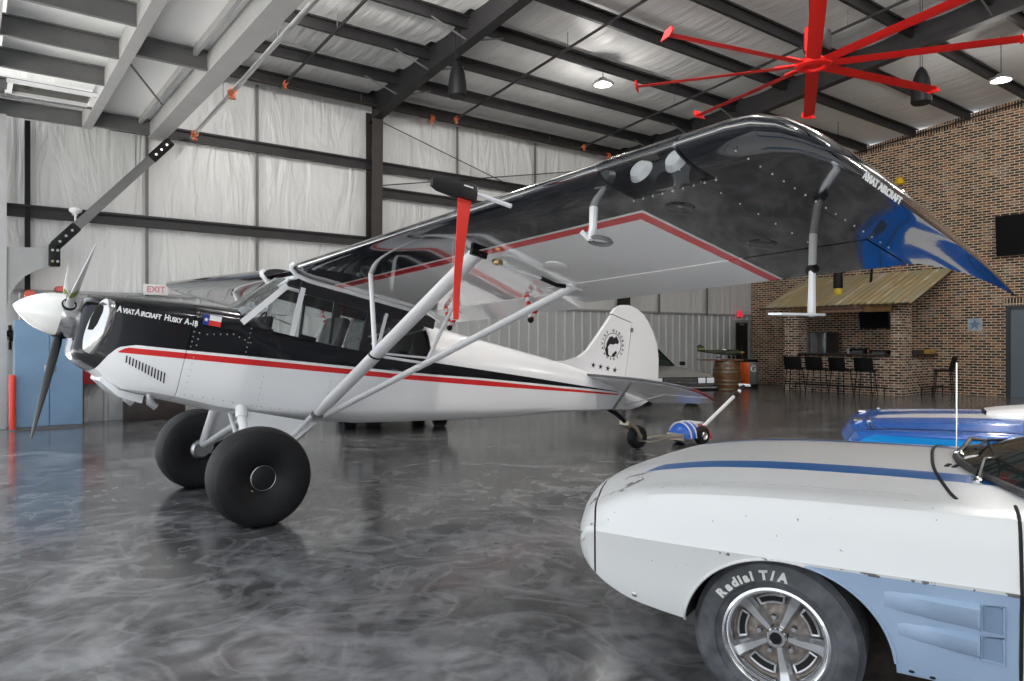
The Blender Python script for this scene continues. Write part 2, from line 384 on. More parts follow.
# ---- red ceiling fan
F=thing('ceiling_fan','large red eight-blade industrial ceiling fan','fan',(8.83,5.19,5.0))
mb=MB(); mb.lathe([(.17,-.05),(.225,-.03),(.23,.01),(.20,.04),(.14,.04),(.13,0),(.14,-.04),(.17,-.05)],32); mb.lathe([(.001,.03),(.13,.03),(.14,-.01),(.001,-.02)],32)
mb.build('hub',M_fan,F)
mb=MB(); mb.box((0,0,.25),(.12,.16,.42),bev=.02); mb.box((-.12,-.03,.3),(.06,.12,.3)); mb.build('motor_frame',M_fan,F)
MB().box((.18,.05,.36),(.26,.3,.3),bev=.05).build('motor',M_blk,F)
MB().tube((0,0,.4),(0,0,2.35),.05,n=12).build('downrod',M_blk,F)
for k in range(8):
    a=R(167-45*k); M=Matrix.Rotation(a,4,'Z')
    mb=MB()
    prof=[(-.085,-.012),(-.03,.012),(.04,.016),(.085,.004),(.04,-.008),(-.03,-.010)]
    mb.rings([[M@V((x,u,w-u*.27)) for u,w in prof] for x in (.24,2.3)])
    bl=mb.build('blade',M_fan,F)
    mb=MB(); mb.box(None,(.42,.06,.03),M=M@Matrix.Translation((.26,0,.012))); mb.build('blade_holder',M_fan,bl)
    mb=MB(); mb.prism([(-.11,-.05),(-.02,.05),(.10,.06),(.12,.0),(.06,-.045)],M@frame((2.31,0,0),(0,1,0),(0,0,1)),.02); mb.build('winglet',M_fan,bl)
# ---- grey tilt-up door frame overhead
D=bpy.data.objects.new('door_1',None); COL.objects.link(D); D.location=(1.6,7,4.95); D['kind']='structure'; tag(D,'grey steel overhead hangar door frame with white sheet panels','door')
D0=V((1.6,7,4.95))
def dpart(name,m,f):
    mb=MB(); f(mb); o=mb.build(name,m,D,smooth=0); o.location=-D0; return o
def chan(mb,p,q_,h,w): 
    p=V(p);q_=V(q_); d=(q_-p).normalized(); s=d.cross(V((0,0,1)))
    pr=[(0,0),(w,0),(w,.02),(.012,.02),(.012,h-.02),(w,h-.02),(w,h),(0,h)]
    return mb.rings([[c+s*a+V((0,0,1))*b for a,b in pr] for c in (p,q_)])
dpart('edge_beam',M_grey,lambda mb:(mb.box((2.69,5.0,5.09),(.27,18,.28))))
dpart('edge_beam',M_grey,lambda mb:(mb.box((2.40,5.0,5.18),(.05,18,.10))))
dpart('middle_beam',M_grey,lambda mb:(mb.box((1.62,5.0,5.08),(.14,18,.26))))
dpart('outer_beam',M_grey,lambda mb:(mb.box((.29,5.0,5.08),(.05,18,.26))))
for y in (14.0,12.85,11.55,10.35,9.15,7.95,6.75,5.55,4.35,3.15,1.95,.75,-.5,-1.8):
    dpart('cross_channel',M_dgrey,lambda mb:chan(mb,(.31,y,4.96),(1.55,y,4.96),.26,.05))
for y in (13.85,10.1,6.3,2.5,-1.3):
    dpart('cross_channel',M_dgrey,lambda mb:chan(mb,(1.69,y,4.96),(2.55,y,4.96),.26,.06))
dpart('sheet',mat('door_sheet_white',(.88,.88,.87),.4,bump=.4,scale=3),lambda mb:(mb.box((2.12,5.0,5.25),(.95,18.2,.03)),mb.box((1.0,13.42,5.25),(1.25,1.15,.03)),mb.box((1.0,3.8,5.25),(1.25,15.5,.03))))
dpart('window_frame',M_white,lambda mb:(mb.box((1.0,12.78,5.0),(1.1,.05,.05)),mb.box((1.0,12.2,5.0),(1.1,.05,.05)),mb.box((.5,12.5,5.0),(.06,.6,.05)),mb.box((1.52,12.5,5.0),(.06,.6,.05))))
dpart('window_pane',mat('olive_tinted_pane',(.02,.019,.008),.2),lambda mb:(mb.box((1.0,12.5,5.03),(1.0,.6,.012))))
dpart('stay_rod',M_dgrey,lambda mb:(mb.tube((1.65,10.4,5.0),(2.4,12.1,5.02),.014,n=6)))
# door jamb, bracket, strut
o=MB(); o.box((.33,14.02,2.48),(.37,.28,4.95)); struct(o.build('trim_4',mat('jamb_grey',(.42,.42,.42),.5,var=.05),smooth=0))
br_=MB(); pts=[(.515,2.88),(1.18,2.90),(1.18,2.60)]+[(1.18-.665*math.sin(a),2.6-.75*(1-math.cos(a))) for a in [R(x) for x in (20,40,60,80,90)]]
br_.prism(pts,frame((0,13.92,0),(1,0,0),(0,0,1)),.02)
o=br_.build('bracket',M_grey,smooth=0); tag(o,'grey curved steel gusset bracket bolted to the door jamb','bracket')
S_=thing('door_strut','grey diagonal strut with black bolted end plates holding the overhead door','strut',(1.2,13.88,2.75))
SO=V((1.2,13.88,2.75))
p0=V((1.32,13.86,3.12)); p1=V((2.72,13.86,4.72)); d=(p1-p0).normalized()
mb=MB(); mb.box(None,((p1-p0).length,.09,.15),M=frame((p0+p1)/2,d,(0,1,0))); mb.build('tube',M_dgrey,S_).location=-SO
mb=MB(); mb.box(None,(.5,.11,.17),M=frame(p1+d*.02,d,(0,1,0)),bev=.03); e=mb.build('end_plate',M_blk,S_); e.location=-SO
mb=MB(); mb.box(None,(.5,.11,.17),M=frame(p0+d*-.02,d,(0,1,0)),bev=.03); mb.box((1.15,13.86,2.78),(.16,.11,.36),bev=.02); e2=mb.build('end_plate',M_blk,S_); e2.location=-SO
for c,n_,par in ((p1+d*.02,3,e),(p0-d*.02,3,e2),(None,4,e2)):
    for k in range(n_):
        cc=(c+d*(.13*(k-1))) if c else V((1.12+.07*(k%2),13.86,2.68+.18*(k//2)))
        mb=MB(); mb.tube(cc+V((0,-.07,0)),cc+V((0,-.05,0)),.022,n=6); mb.build('bolt',mat('brass_bolt',(.45,.38,.2),.35,1.) if k==0 and c is None else M_alu,par)
# ================================================================== THE AIRCRAFT  (local x aft, y away from the camera, z up)
A=thing('airplane','black and white high-wing bush plane with red stripe and fat balloon tyres','airplane',(1.727,6.511,0),(0,R(12.94),0))
def ac(name,mb,m,parent=None,smooth=40,**k): return mb.build(name,m,parent or A,smooth,**k)
# --- fuselage paint
m,t,b=nodes('fuselage_paint'); q=NT(t); o=q.obj(); x,z=o[0],o[2]
bb=q.curve(x,[(-1.45,.9),(-1.23,.90),(-1.19,.97),(-1.15,1.055),(-1.09,1.136),(-.98,1.176),(-.6,1.217),(-.22,1.262),(1.29,1.43),(1.64,1.472),(2.24,1.552),(4.1,1.768),(4.5,1.808)])
bt=q.curve(x,[(-1.45,3.),(1.56,3.),(1.57,1.585),(2.97,1.698),(4.12,1.785),(4.47,1.81)])
rt=q.curve(x,[(-1.09,1.10),(-1.035,1.145),(-.21,1.24),(1.29,1.405),(2.24,1.53),(4.14,1.747),(4.5,1.785)])
rb_=q.curve(x,[(-1.09,1.095),(-.2,1.191),(1.3,1.36),(2.25,1.476),(4.5,1.772)])
blk=q.both(q.both(q.gt(z,bb),q.lt(z,bt)),q.lt(x,4.5))
red=q.both(q.both(q.gt(z,rb_),q.lt(z,rt)),q.both(q.gt(x,-1.085),q.lt(x,4.5)))
c=q.mix(blk,(.88,.88,.89),(.005,.006,.009)); c=q.mix(red,c,(.72,.03,.03))
t.links.new(c,b.inputs['Base Color']); b.inputs['Roughness'].default_value=.2; b.inputs['Specular IOR Level'].default_value=.3; b.inputs['Coat Weight'].default_value=.3; b.inputs['Coat Roughness'].default_value=.05
M_fus=m
def sect(x,w,zb_,zbb,s,t_,k=2.2,n=7):
    'closed fuselage section'
    h=[(0,zbb),(.55*w,zbb+.012),(.93*w,zb_+.006),(w,zb_+.05)]
    for i in range(1,5): h.append((w,zb_+.05+(s-zb_-.05)*i/4))
    for i in range(1,n+1):
        a=PI/2*i/n; h.append((w*max(0,math.cos(a))**(2/k),s+(t_-s)*math.sin(a)**(2/k)))
    h[-1]=(0,t_)
    return [V((x,-y,z)) for y,z in h]+[V((x,y,z)) for y,z in h[-2:0:-1]]
# cowling with rounded nose bowl
rs=[]
for x,sw,w,b0,bb0,s,t_ in ((-1.375,1,.24,1.08,1.06,1.36,1.44),(-1.365,1,.30,1.03,1.00,1.38,1.465),(-1.33,1,.335,.995,.965,1.39,1.487),(-1.27,1,.355,.965,.93,1.40,1.503),(-1.18,1,.372,.93,.90,1.41,1.523),(-1.10,1,.38,.875,.85,1.42,1.537),(-1.0,1,.388,.83,.80,1.43,1.555),(-.9,1,.396,.832,.79,1.44,1.572),(-.77,1,.40,.84,.795,1.455,1.594),(-.625,1,.40,.838,.79,1.47,1.617)):
    rs.append(sect(x,w,b0,bb0,s,t_,2.6))
cow=ac('cowling',MB().rings(rs),M_fus)
# nose intakes
for s in (-1,1):
    M=frame((-1.245,s*.345,1.25),(.16,s*.05,-.02),(-.03,0,1)); n=28
    def ov(ra,rz,h): return [M@V((ra*math.copysign(abs(math.cos(2*PI*j/n))**.75,math.cos(2*PI*j/n)),rz*math.sin(2*PI*j/n),h*-s)) for j in range(n)]
    mb=MB(); mb.rings([ov(.085,.225,-.02),ov(.085,.225,.004),ov(.075,.205,.018),ov(.05,.15,.030),ov(.008,.03,.034)],cap=True); ac('intake_panel',mb,mat('intake_chrome',(.62,.61,.60),.12,1.),cow)
    mb=MB(); mb.face([mb.v(M@V((x,y,(h+.007)*-s))) for x,y,h in ((-.07,.05,.024),(-.062,.13,.023),(-.045,.165,.024),(-.02,.16,.030),(-.012,.12,.034),(-.016,.02,.0355),(-.03,-.03,.034),(-.06,-.04,.027))]); ac('intake_opening',mb,M_dark,cow,0)
# louvres, cowl flap lip, exhaust
mb=MB()
for k in range(13):
    u=k/12; xx=-1.02+.285*u; z1=1.085-.075*u; z0_=1.03-.10*u
    mb.box(None,(.009,.006,(z1-z0_)),M=frame((xx,-lerp([(-1.1,.381),(-1,.389),(-.9,.397),(-.77,.401)],xx),(z1+z0_)/2),(1,0,.12),(0,1,0))@Matrix.Translation((0,0,0)))
ac('louvers',mb,M_dark,cow,0)
mb=MB(); mb.rings([[V((-1.14,-.25,.9)),V((-1.14,.25,.9)),V((-1.14,.25,.86)),V((-1.14,-.25,.86))],[V((-1.0,-.3,.82)),V((-1.0,.3,.82)),V((-1.0,.3,.77)),V((-1.0,-.3,.77))],[V((-.82,-.27,.81)),V((-.82,.27,.81)),V((-.82,.27,.745)),V((-.82,-.27,.745))]])
ac('cowl_flap',mb,M_white,cow)
for xx,yy in ((-.92,-.2),(-.76,-.26)):
    ac('exhaust_pipe',MB().pipe([(xx-.03,yy,.84),(xx,yy,.76),(xx+.05,yy,.735)],.03,12),M_alu)
# fuselage: boot cowl, tub and rear fuselage
mb=MB()
mb.rings([sect(x,w,b0,b1,s,t_,2.5) for x,w,b0,b1,s,t_ in ((-.62,.40,.838,.79,1.47,1.617),(-.45,.398,.828,.78,1.485,1.64),(-.28,.396,.815,.77,1.50,1.655),(-.14,.392,.82,.77,1.51,1.63),(.02,.385,.84,.785,1.515,1.56))])
tub=[(-.28,.395,.815,.77,1.515,1.52),(.2,.378,.85,.80,1.515,1.525),(.55,.372,.89,.82,1.515,1.525),(1.0,.37,.955,.865,1.53,1.54),(1.3,.37,1.01,.92,1.55,1.56),(1.62,.36,1.07,.98,1.59,1.60)]
mb.rings([sect(x,w,b0,b1,s,t_,6) for x,w,b0,b1,s,t_ in tub])
aft=[(1.56,.36,1.055,.97,1.66,1.985),(2.0,.335,1.135,1.05,1.62,1.985),(2.5,.29,1.222,1.145,1.66,1.985),(3.0,.242,1.315,1.25,1.70,1.985),(3.5,.19,1.41,1.375,1.745,1.985),(4.0,.14,1.50,1.475,1.79,1.97),(4.4,.10,1.573,1.555,1.82,1.95),(4.66,.045,1.62,1.61,1.85,1.94)]
mb.rings([sect(x,w,b0,b1,s,t_,1.55) for x,w,b0,b1,s,t_ in aft])
mb.mi=1
def hw(x): return lerp([(-1.33,.335),(-1.18,.372),(-1,.388),(-.77,.40),(-.28,.396),(.2,.378),(.55,.372),(1.3,.37),(2,.335),(3,.242),(4,.14),(4.6,.06)],x)
def riv(x,z): mb.box((x,-hw(x)-.001,z),(.010,.004,.010))
for k in range(11): riv(-.56+0*k,.87+.05*k)
for k in range(16): riv(-.5+.08*k,.875+lerp([(-.5,0),(.0,0),(.7,.04),(1,.09)],-.5+.08*k))
for k in range(6): riv(.02,.88+.05*k); riv(.62,.95+.05*k); riv(-.17,1.30+.04*k)
for k in range(8): riv(-.5+.05*k,1.42-.012*abs(k-4)); riv(-.60,1.25+.04*k)
fus=ac('fuselage',mb,[M_fus,M_alu])
# --- lettering on the cowl, flag
def decal(name,s,size,pos,m,parent,bold=.0,dx=(1,0,.05),up=(0,0,1),align='LEFT',spacing=1.,caps=False):
    me=text_mesh(s,size,.0015,bold,align,spacing); M=frame(pos,dx,up); mb=MB(); mb.add_mesh(me,lambda c:M@c)
    return mb.build(name,m,parent,0)
xx=-1.165
wm=mat('white_lettering',(.85,.85,.85),.4)
for big,small in (('A','VIAT'),('A','IRCRAFT'),(' H','USKY'),(' A','-1B')):
    for s_,sz in ((big,.066),(small,.052)):
        if s_=='-1B': sz=.060
        me=text_mesh(s_.strip(),sz,.0015,.0018,'LEFT',.95)
        if s_[0]==' ': xx+=.016
        wid=max(v.co.x for v in me.vertices)*.74
        M=frame((xx,-hw(xx+wid/2)-.012,1.412+(xx+1.165)*.045-(.0 if sz>.06 else .005)),(1,-.02,.045),(0,0,1)); mb=MB(); mb.add_mesh(me,lambda c:M@V((c.x*.74,c.y,c.z))); mb.build('lettering',wm,cow,0)
        xx+=wid+.004
fl=MB(); fx,fz=-.545,1.515
M=frame((-.49,-.407,1.488),(1,0,.05),(0,0,1))
def rect(mb,M,x0,y0,x1,y1,h=.0): mb.face([mb.v(M@V(p)) for p in ((x0,y0,h),(x1,y0,h),(x1,y1,h),(x0,y1,h))])
M_blue=mat('flag_blue',(.01,.04,.25),.4)
rect(fl,M,-.07,-.042,-.022,.042); fl.mi=1; rect(fl,M,-.022,0,.07,.042); fl.mi=2; rect(fl,M,-.022,-.042,.07,0); fl.mi=1
def star(mb,M,c,r,h=.001):
    mb.face([mb.v(M@V((c[0]+(r if i%2==0 else r*.4)*math.sin(PI*i/5),c[1]+(r if i%2==0 else r*.4)*math.cos(PI*i/5),h))) for i in range(10)])
star(fl,M,(-.046,0),.02)
tag(ac('flag_decal',fl,[M_blue,wm,M_red],fus,0,recalc=False),'small Texas flag decal')
# --- spinner and propeller
M_spin=mat('spinner_white',(.82,.81,.78),.18,coat=.8); 
P_=bpy.data.objects.new('propeller',None); COL.objects.link(P_); P_.parent=A; P_.location=(-1.45,0,1.30)
sp=[(.001,-.335)]+[(.165*math.sin(PI/2*u)**.72,-.335+.305*u) for u in (.02,.06,.12,.2,.3,.42,.56,.72,.88,1)]
MB().lathe(sp,32,AXX).build('spinner',M_spin,P_)
MB().lathe([(.165,-.03),(.168,0),(.165,.075),(.12,.078),(.001,.078)],32,AXX).build('spinner_plate',M_chrome,P_)
m,t,b=nodes('blade_white'); q=NT(t); o=q.obj()
t.links.new(q.mix(q.both(q.gt(o[2],.30),q.lt(o[2],.38)),(.80,.80,.80),(.28,.36,.08)),b.inputs['Base Color']); b.inputs['Roughness'].default_value=.25
M_bl=m
for k,a in enumerate((180,60,300)):
    rs=[]
    for r_,ch,th,tw in ((.10,.07,.07,50),(.16,.075,.06,48),(.22,.11,.04,42),(.35,.135,.028,33),(.55,.135,.02,25),(.75,.115,.014,19),(.88,.085,.01,17),(.945,.045,.007,16),(.955,.02,.005,16)):
        ring=[]
        for j in range(12):
            e=2*PI*j/12; u=ch*.36*math.cos(e); w=th/2*math.sin(e); c_,s_=math.cos(R(tw)),math.sin(R(tw))
            ring.append(V((u*s_+w*c_,u*c_-w*s_,r_)))
        rs.append(ring)
    o=MB().rings(rs).build('blade',mat('blade_black',(.004,.004,.005),.4,spec=.2) if k==0 else M_bl,P_); o.rotation_euler=(R(a),0,0)
    if k==0: o['label']='black-faced lower propeller blade'
    mb=MB(); mb.lathe([(.055,.10),(.058,.135),(.05,.17),(.042,.175)],16); o=mb.build('blade_cuff',M_blk,P_); o.rotation_euler=(R(a),0,0)
# --- wing
M_stripe,t,b=nodes('red_white_spiral'); q=NT(t); o=q.obj()
t.links.new(q.mix(q.gt(q.m('FRACT',q.m('ADD',q.m('MULTIPLY',o[2],18.),q.m('MULTIPLY',o[1],14.))),.5),(.8,.8,.78),(.65,.03,.03)),b.inputs['Base Color'])
K=math.tan(R(2.363))
def zt(x): return .058+.088*math.sqrt(max(0,1-((.30-x)/.24)**2)) if x<.30 else lerp([(.30,.146),(.45,.158),(.65,.158),(.9,.142),(1.15,.112),(1.42,.066),(1.6,.026),(1.69,.006)],x)
def zl(x): return min(zt(x),.058-.058*math.sqrt(max(0,1-((.26-x)/.20)**2)) if x<.26 else 0.)
def af(x0,x1,y,top=1.,sh=0.,ups=0.,n=34,sgn=-1,tef=0):
    xs=[x0+(x1-x0)*(.5-.5*math.cos(PI*i/n)) for i in range(n+1)]
    z0=2.03+K*abs(y)
    up=[V((x,sgn*abs(y),z0+ups+(zt(x))*top)) for x in xs]
    lo=[V((x,sgn*abs(y),z0+ups+zl(x)*top)) for x in xs]
    return up+lo[::-1]
m,t,b=nodes('wing_paint'); q=NT(t); o=q.obj(); x=o[0]; y=q.m('ABSOLUTE',o[1])
def inside(dx): return q.both(q.gt(x,.47+dx),q.lt(y,4.03-dx))
c=q.mix(inside(-.022),(.008,.009,.013),(.80,.80,.80)); c=q.mix(inside(0.),c,(.70,.03,.03)); c=q.mix(inside(.07),c,(.88,.88,.88))
t.links.new(c,b.inputs['Base Color']); b.inputs['Roughness'].default_value=.09; b.inputs['Specular IOR Level'].default_value=.8; b.inputs['Coat Weight'].default_value=1.; b.inputs['Coat Roughness'].default_value=.03
q.bump(q.noise(3,3),b,.05,.03)
M_wing=m
M_wwhite=mat('control_surface_white',(.88,.88,.88),.2,coat=.5)
def tiprings(s):
    r=[]
    for y,x0,x1,tp,du in ((4.80,.06,1.69,1.,0),(4.90,.075,1.73,.97,-.003),(4.98,.12,1.79,.86,-.010),(5.03,.19,1.88,.70,-.016),(5.07,.29,2.0,.50,-.022),(5.09,.42,2.17,.26,-.024)):
        n=34; xs=[x0+(x1-x0)*(.5-.5*math.cos(PI*i/n)) for i in range(n+1)]; z0=2.03+K*y
        mx=lambda x:.06+(x-x0)/(x1-x0)*(1.69-.06)
        droop=lambda x:du*1.+(-.05*((mx(x)-1.)/.69)**2*(y-4.8)/.29 if mx(x)>1. else 0)
        up=[V((x,s*y,z0+droop(x)+zt(mx(x))*tp)) for x in xs]
        lo=[V((x,s*y,z0+droop(x)+zl(mx(x))*tp)) for x in xs]
        r.append(up+lo[::-1])
    return r
for s in (-1,1):
    mb=MB()
    mb.rings([af(.06,1.40,y,sgn=s) for y in (.385,1.2,2.33)])
    if s<0:
        mb.rings([af(.06,1.26,y,sgn=s) for y in (2.33,3.2,4.12)])
        mb.rings([af(.30,1.26,y,sgn=s) for y in (4.12,4.55)])
        mb.rings([af(.06,1.26,y,sgn=s) for y in (4.55,4.765)])
    else: mb.rings([af(.06,1.26,y,sgn=s) for y in (2.33,3.2,4.765)])
    mb.rings([af(.06,1.69,4.76,sgn=s)]+tiprings(s))
    if s<0:
        mb.mi=1
        z_=lambda y:2.03+K*abs(y)
        for k in range(9):
            y=-4.10-.47*k/8; mb.sphere((.335,y,z_(y)-.004),.005,8)
        for k in range(16): mb.sphere((.16+1.25*k/15,-4.79,z_(4.79)-.001),.0045,6)
        for k in range(8): mb.sphere((.18+1.0*k/7,-4.50,z_(4.5)-.001),.0035,6)
        mb.mi=0
    w_=ac('wing',mb,[M_wing,M_alu],smooth=50); w_['label']='near wing with white underside panel' if s<0 else 'far wing'
    mb=MB(); mb.rings([[p+V((0,0,-.045*max(0,(p.x-1.42)/.27))) for p in af(1.415,1.69,y,sgn=s)] for y in (.5,1.2,2.31)])
    ac('flap',mb,M_wwhite,w_,50)
    mb=MB(); mb.rings([af(1.275,1.69,y,sgn=s) for y in (2.35,3.4,4.75)]); ac('aileron',mb,M_wing,w_,50)
    # wing to fuselage root fairing tube
    mb=MB(); z0=2.03+K*.38
    mb.pipe([(1.3,s*.385,z0-.02),(.6,s*.385,z0-.02),(.22,s*.385,z0-.022),(.10,s*.386,z0-.005),(.045,s*.388,z0+.035),(.038,s*.395,z0+.06),(.06,s*.41,z0+.085)],.021,8); ac('root_fairing',mb,M_white,w_)
    # struts
    b0=V((.551,s*.40,.90)); t0=V((.464,s*2.63,2.14)); b1=V((.62,s*.40,.895)); t1=V((1.31,s*2.64,2.14))
    st=ac('wing_strut',MB().pipe([b0,b0.lerp(t0,.1),t0],[.042,.058,.058],14,flat=((1,0,0),.55)),M_white); st['label']='thick front wing strut'
    ac('clamp_band',MB().pipe([b0.lerp(t0,.43),b0.lerp(t0,.437)],[.061,.061],14,flat=((1,0,0),.6)),M_dark,st)
    ac('strut_fitting',MB().box(b0+V((0,0,-.01)),(.09,.05,.05)),M_dgrey,st); ac('strut_fitting',MB().box(t0+V((0,0,-.005)),(.12,.03,.07)),M_blk,st)
    s2=ac('wing_strut',MB().pipe([b1,t1],[.032,.04],12,flat=((1,0,0),.6)),M_white); s2['label']='slimmer rear wing strut'
    f0=b0.lerp(t0,.43); f1=b1.lerp(t1,.455)
    ac('jury_strut',MB().tube(f0,(.413,s*1.18,2.08),.02,n=8),M_white)
    ac('jury_strut',MB().tube(f1,(1.232,s*1.2,2.08),.015,n=8),M_white)
    ac('jury_strut',MB().tube(f0,f1,.011,n=8),M_white)
    # striped hinge guards
    for y in (.86,2.04):
        z0=2.03+K*y
        g=bpy.data.objects.new('hinge_guard',None); COL.objects.link(g); g.parent=A; g.location=(1.43,s*y,z0-.17)
        for da in (-.085,.075):
            o=MB().tube((0,0,0),(da,0,.17),.019,n=10).build('striped_arm',M_stripe,g)
        MB().sphere((0,0,-.012),.026,12).build('rubber_ball',M_blk,g)
# landing light bay in the near wing
W=[o for o in A.children if o.name.startswith('wing') and o.get('label','').startswith('near')][0]
mb=MB()
z_=lambda y:2.03+K*abs(y)
def shell(y,off=.004):
    xs=[.32,.22,.15,.10,.07,.058]; r=[V((x,y,z_(y)+zt(x)+off)) for x in xs]
    r+=[V((x-.002,y,z_(y)+zl(x)-off)) for x in (.062,.075,.10,.15,.22,.32,.34)]
    return r
mb.rings([shell(-4.10),shell(-4.33),shell(-4.57)],cap=False,closed=False)
ac('landing_light_cover',mb,glass('perspex',(.93,.95,.95),.03),W)
for y in (-4.235,-4.44):
    M=frame((.215,y,z_(y)+.070),(0,1,0),(.30,0,1))@Matrix.Scale(.86,4)
    l=ac('landing_light',MB().lathe([(.001,-.03),(.05,-.024),(.066,.0),(.070,.008),(.066,.010)],24,M),mat('lamp_reflector',(.86,.86,.88),.22,.3),W)
    ac('lamp_glass',MB().disc(.064,.004,24,M),mat('lamp_face',(.45,.46,.48),.15),l)
for x_,y_ in ((.52,-4.22),(1.12,-4.28),(.9,-2.9)):
    mb=MB(); mb.lathe([(.001,-.006),(.06,-.006),(.075,-.004),(.08,.002)],24,Matrix.Translation((x_,y_,z_(y_)))); ac('inspection_cover',mb,M_black if y_<-4 else M_wwhite,W)
# tip lamp and lettering
mb=MB(); mb.sphere((.42,-5.055,2.255),.055,14,(1.1,.4,.7)); tag(ac('tip_light',mb,mat('tip_lens',(.55,.57,.6),.08,.2,coat=1.),W),'clear wing tip lamp')
decal('lettering','AVIAT AIRCRAFT',.040,(.56,-5.092,2.222),wm,W,.0015,(1,-.008,-.008),(0,-.25,1))
# tie down hook and fuel drain under the near wing
ac('tie_down',MB().pipe([(.30,-3.86,2.19),(.31,-3.87,2.08),(.30,-3.87,2.02)],[.022,.02,.018],8).tube((.30,-3.87,2.02),(.255,-3.85,2.05),.012,n=6),M_white,W)
ac('tie_down_ring',MB().lathe([(.05,.0),(.06,.012),(.07,0),(.06,-.012)],16,Matrix.Translation((.36,-3.88,2.03)),loop=True),M_dgrey,W)
ac('cable_fitting',MB().lathe([(.012,-.014),(.034,-.014),(.038,0),(.034,.014),(.012,.014)],16,Matrix.Translation((.60,-2.66,2.10)),loop=True),mat('brass',(.35,.25,.12),.3,1.),W)
ac('aileron_cable',MB().pipe([(.60,-2.64,2.10),(1.0,-2.66,2.10),(1.36,-2.66,2.12)],.009,6),M_white,W)
ac('cable_sleeve',MB().pipe([(.98,-2.66,2.10),(1.12,-2.665,2.09),(1.2,-2.66,2.105)],.016,8),M_blk,W)
# spade under the aileron
sp_=ac('aileron_spade',MB().tube((1.1,-4.574,2.23),(1.1,-4.593,2.04),.019,n=10),M_grey,W)
ac('spade_arm',MB().tube((1.1,-4.593,2.04),(1.1,-4.62,1.81),.016,.02,n=8),M_white,sp_)
ac('spade_joint',MB().tube((1.085,-4.59,2.03),(1.115,-4.596,2.05),.026,n=10),M_blk,sp_)
mb=MB(); mb.prism([(.86,.035),(1.02,.09),(1.13,.09),(1.26,.0),(1.13,-.09),(1.02,-.09),(.86,-.035)],frame((0,-4.60,1.81-.235*1.08),(1,0,.235),(0,1,.02)),.010); ac('spade_plate',mb,M_white,sp_,0)
# pitot mast
ac('pitot_mast',MB().tube((.06,-3.486,2.17),(-.2,-3.486,2.155),.013,.010,n=8),M_white,W)
# --- cabin
M_cg=glass('cabin_glass',(.95,.97,.97),.01)
def strip(mb,p,q_,w,th,side): 
    p=V(p);q_=V(q_); d=(q_-p).normalized(); mb.box(None,((q_-p).length,w,th),M=frame((p+q_)/2,d,V(side)))
    return mb
M_cab=mat('cabin_black_trim',(.018,.018,.02),.4)
for s in (-1,1):
    y=lambda x:s*(hw(x)+.002)
    mb=MB(); strip(mb,(-.256,y(-.25),1.53),(.045,y(.05),1.93),.05,.012,(1,0,-1)); strip(mb,(.181,y(.2),1.52),(.187,y(.2),1.95),.045,.012,(1,0,0)); ac('door_frame',mb,M_white,smooth=0)
    mb=MB(); strip(mb,(.16,y(.2),1.955),(1.55,y(1.5),1.962),.11,.012,(0,0,1)); ac('upper_frame',mb,M_cab,smooth=0)
    mb=MB(); strip(mb,(.535,y(.5),1.53),(.50,y(.5),1.92),.028,.014,(1,0,0)); ac('door_post',mb,M_cab,smooth=0); mb=MB(); strip(mb,(.85,y(.85),1.53),(.86,y(.85),1.92),.06,.012,(1,0,0)); ac('door_post',mb,M_cab,smooth=0)
    mb=MB(); strip(mb,(1.0,y(1),1.54),(1.02,y(1),1.93),.03,.014,(1,0,0)); ac('door_post',mb,M_white,smooth=0)
    mb=MB(); yy=s*.366
    mb.rings([[V((x,s*hw(x),z0_)),V((x,s*hw(x)-s*.004,z0_)),V((x,s*hw(x)-s*.004,z1_)),V((x,s*hw(x),z1_))] for x,z0_,z1_ in ((-.24,1.52,1.54),(.05,1.52,1.91),(.6,1.525,1.92),(1.0,1.53,1.93))]); ac('side_window',mb,M_cg,smooth=0)
    mb=MB(); mb.rings([[V((x,s*hw(x),z0_)),V((x,s*hw(x)-s*.004,z0_)),V((x,s*hw(x)-s*.004,z1_)),V((x,s*hw(x),z1_))] for x,z0_,z1_ in ((1.02,1.54,1.93),(1.40,1.57,1.93),(1.58,1.60,1.66))]); o=ac('rear_window',mb,glass('rear_tinted',(.55,.58,.6),.03),smooth=0); o['label']='darker tinted rear window'
    mb=MB(); strip(mb,(1.02,y(1),1.55),(1.56,y(1.55),1.62),.02,.014,(0,0,1)); strip(mb,(.95,s*.33,1.62),(1.5,s*.33,1.9),.018,.014,(0,0,1)); ac('window_rail',mb,M_white,smooth=0)
    ac('windshield_tube',MB().pipe([(-.22,s*.10,1.64),(.06,s*.33,1.99)],.014,8),M_white)
ac('spar_tube',MB().tube((.10,-.39,2.02),(.10,.39,2.02),.02,n=10),M_white)
ac('spar_tube',MB().tube((.48,-.39,2.02),(.48,.39,2.02),.02,n=10),M_white)
mb=MB(); mb.rings([[V((x,y,z)) for y,z in ((-w,zz-.06),(-w*.7,zz),(0,zz+.02),(w*.7,zz),(w,zz-.06),(w*.99,zz-.064),(w*.69,zz-.006),(0,zz+.014),(-w*.69,zz-.006),(-w*.99,zz-.064))] for x,w,zz in ((-.27,.385,1.65),(-.12,.38,1.82),(.05,.375,2.01))]); ac('windshield',mb,M_cg,smooth=60)
mb=MB(); mb.rings([[V((x,-.38,z)),V((x,.38,z)),V((x,.38,z+.006)),V((x,-.38,z+.006))] for x,z in ((.05,2.06),(.3,2.17),(.75,2.20))]); ac('skylight',mb,M_cg,smooth=0)
mb=MB(); mb.rings([[V((x,-.38,z)),V((x,.38,z)),V((x,.38,z+.012)),V((x,-.38,z+.012))] for x,z in ((.75,2.20),(1.2,2.10),(1.6,1.985))]); ac('cabin_roof',mb,M_white,smooth=0)
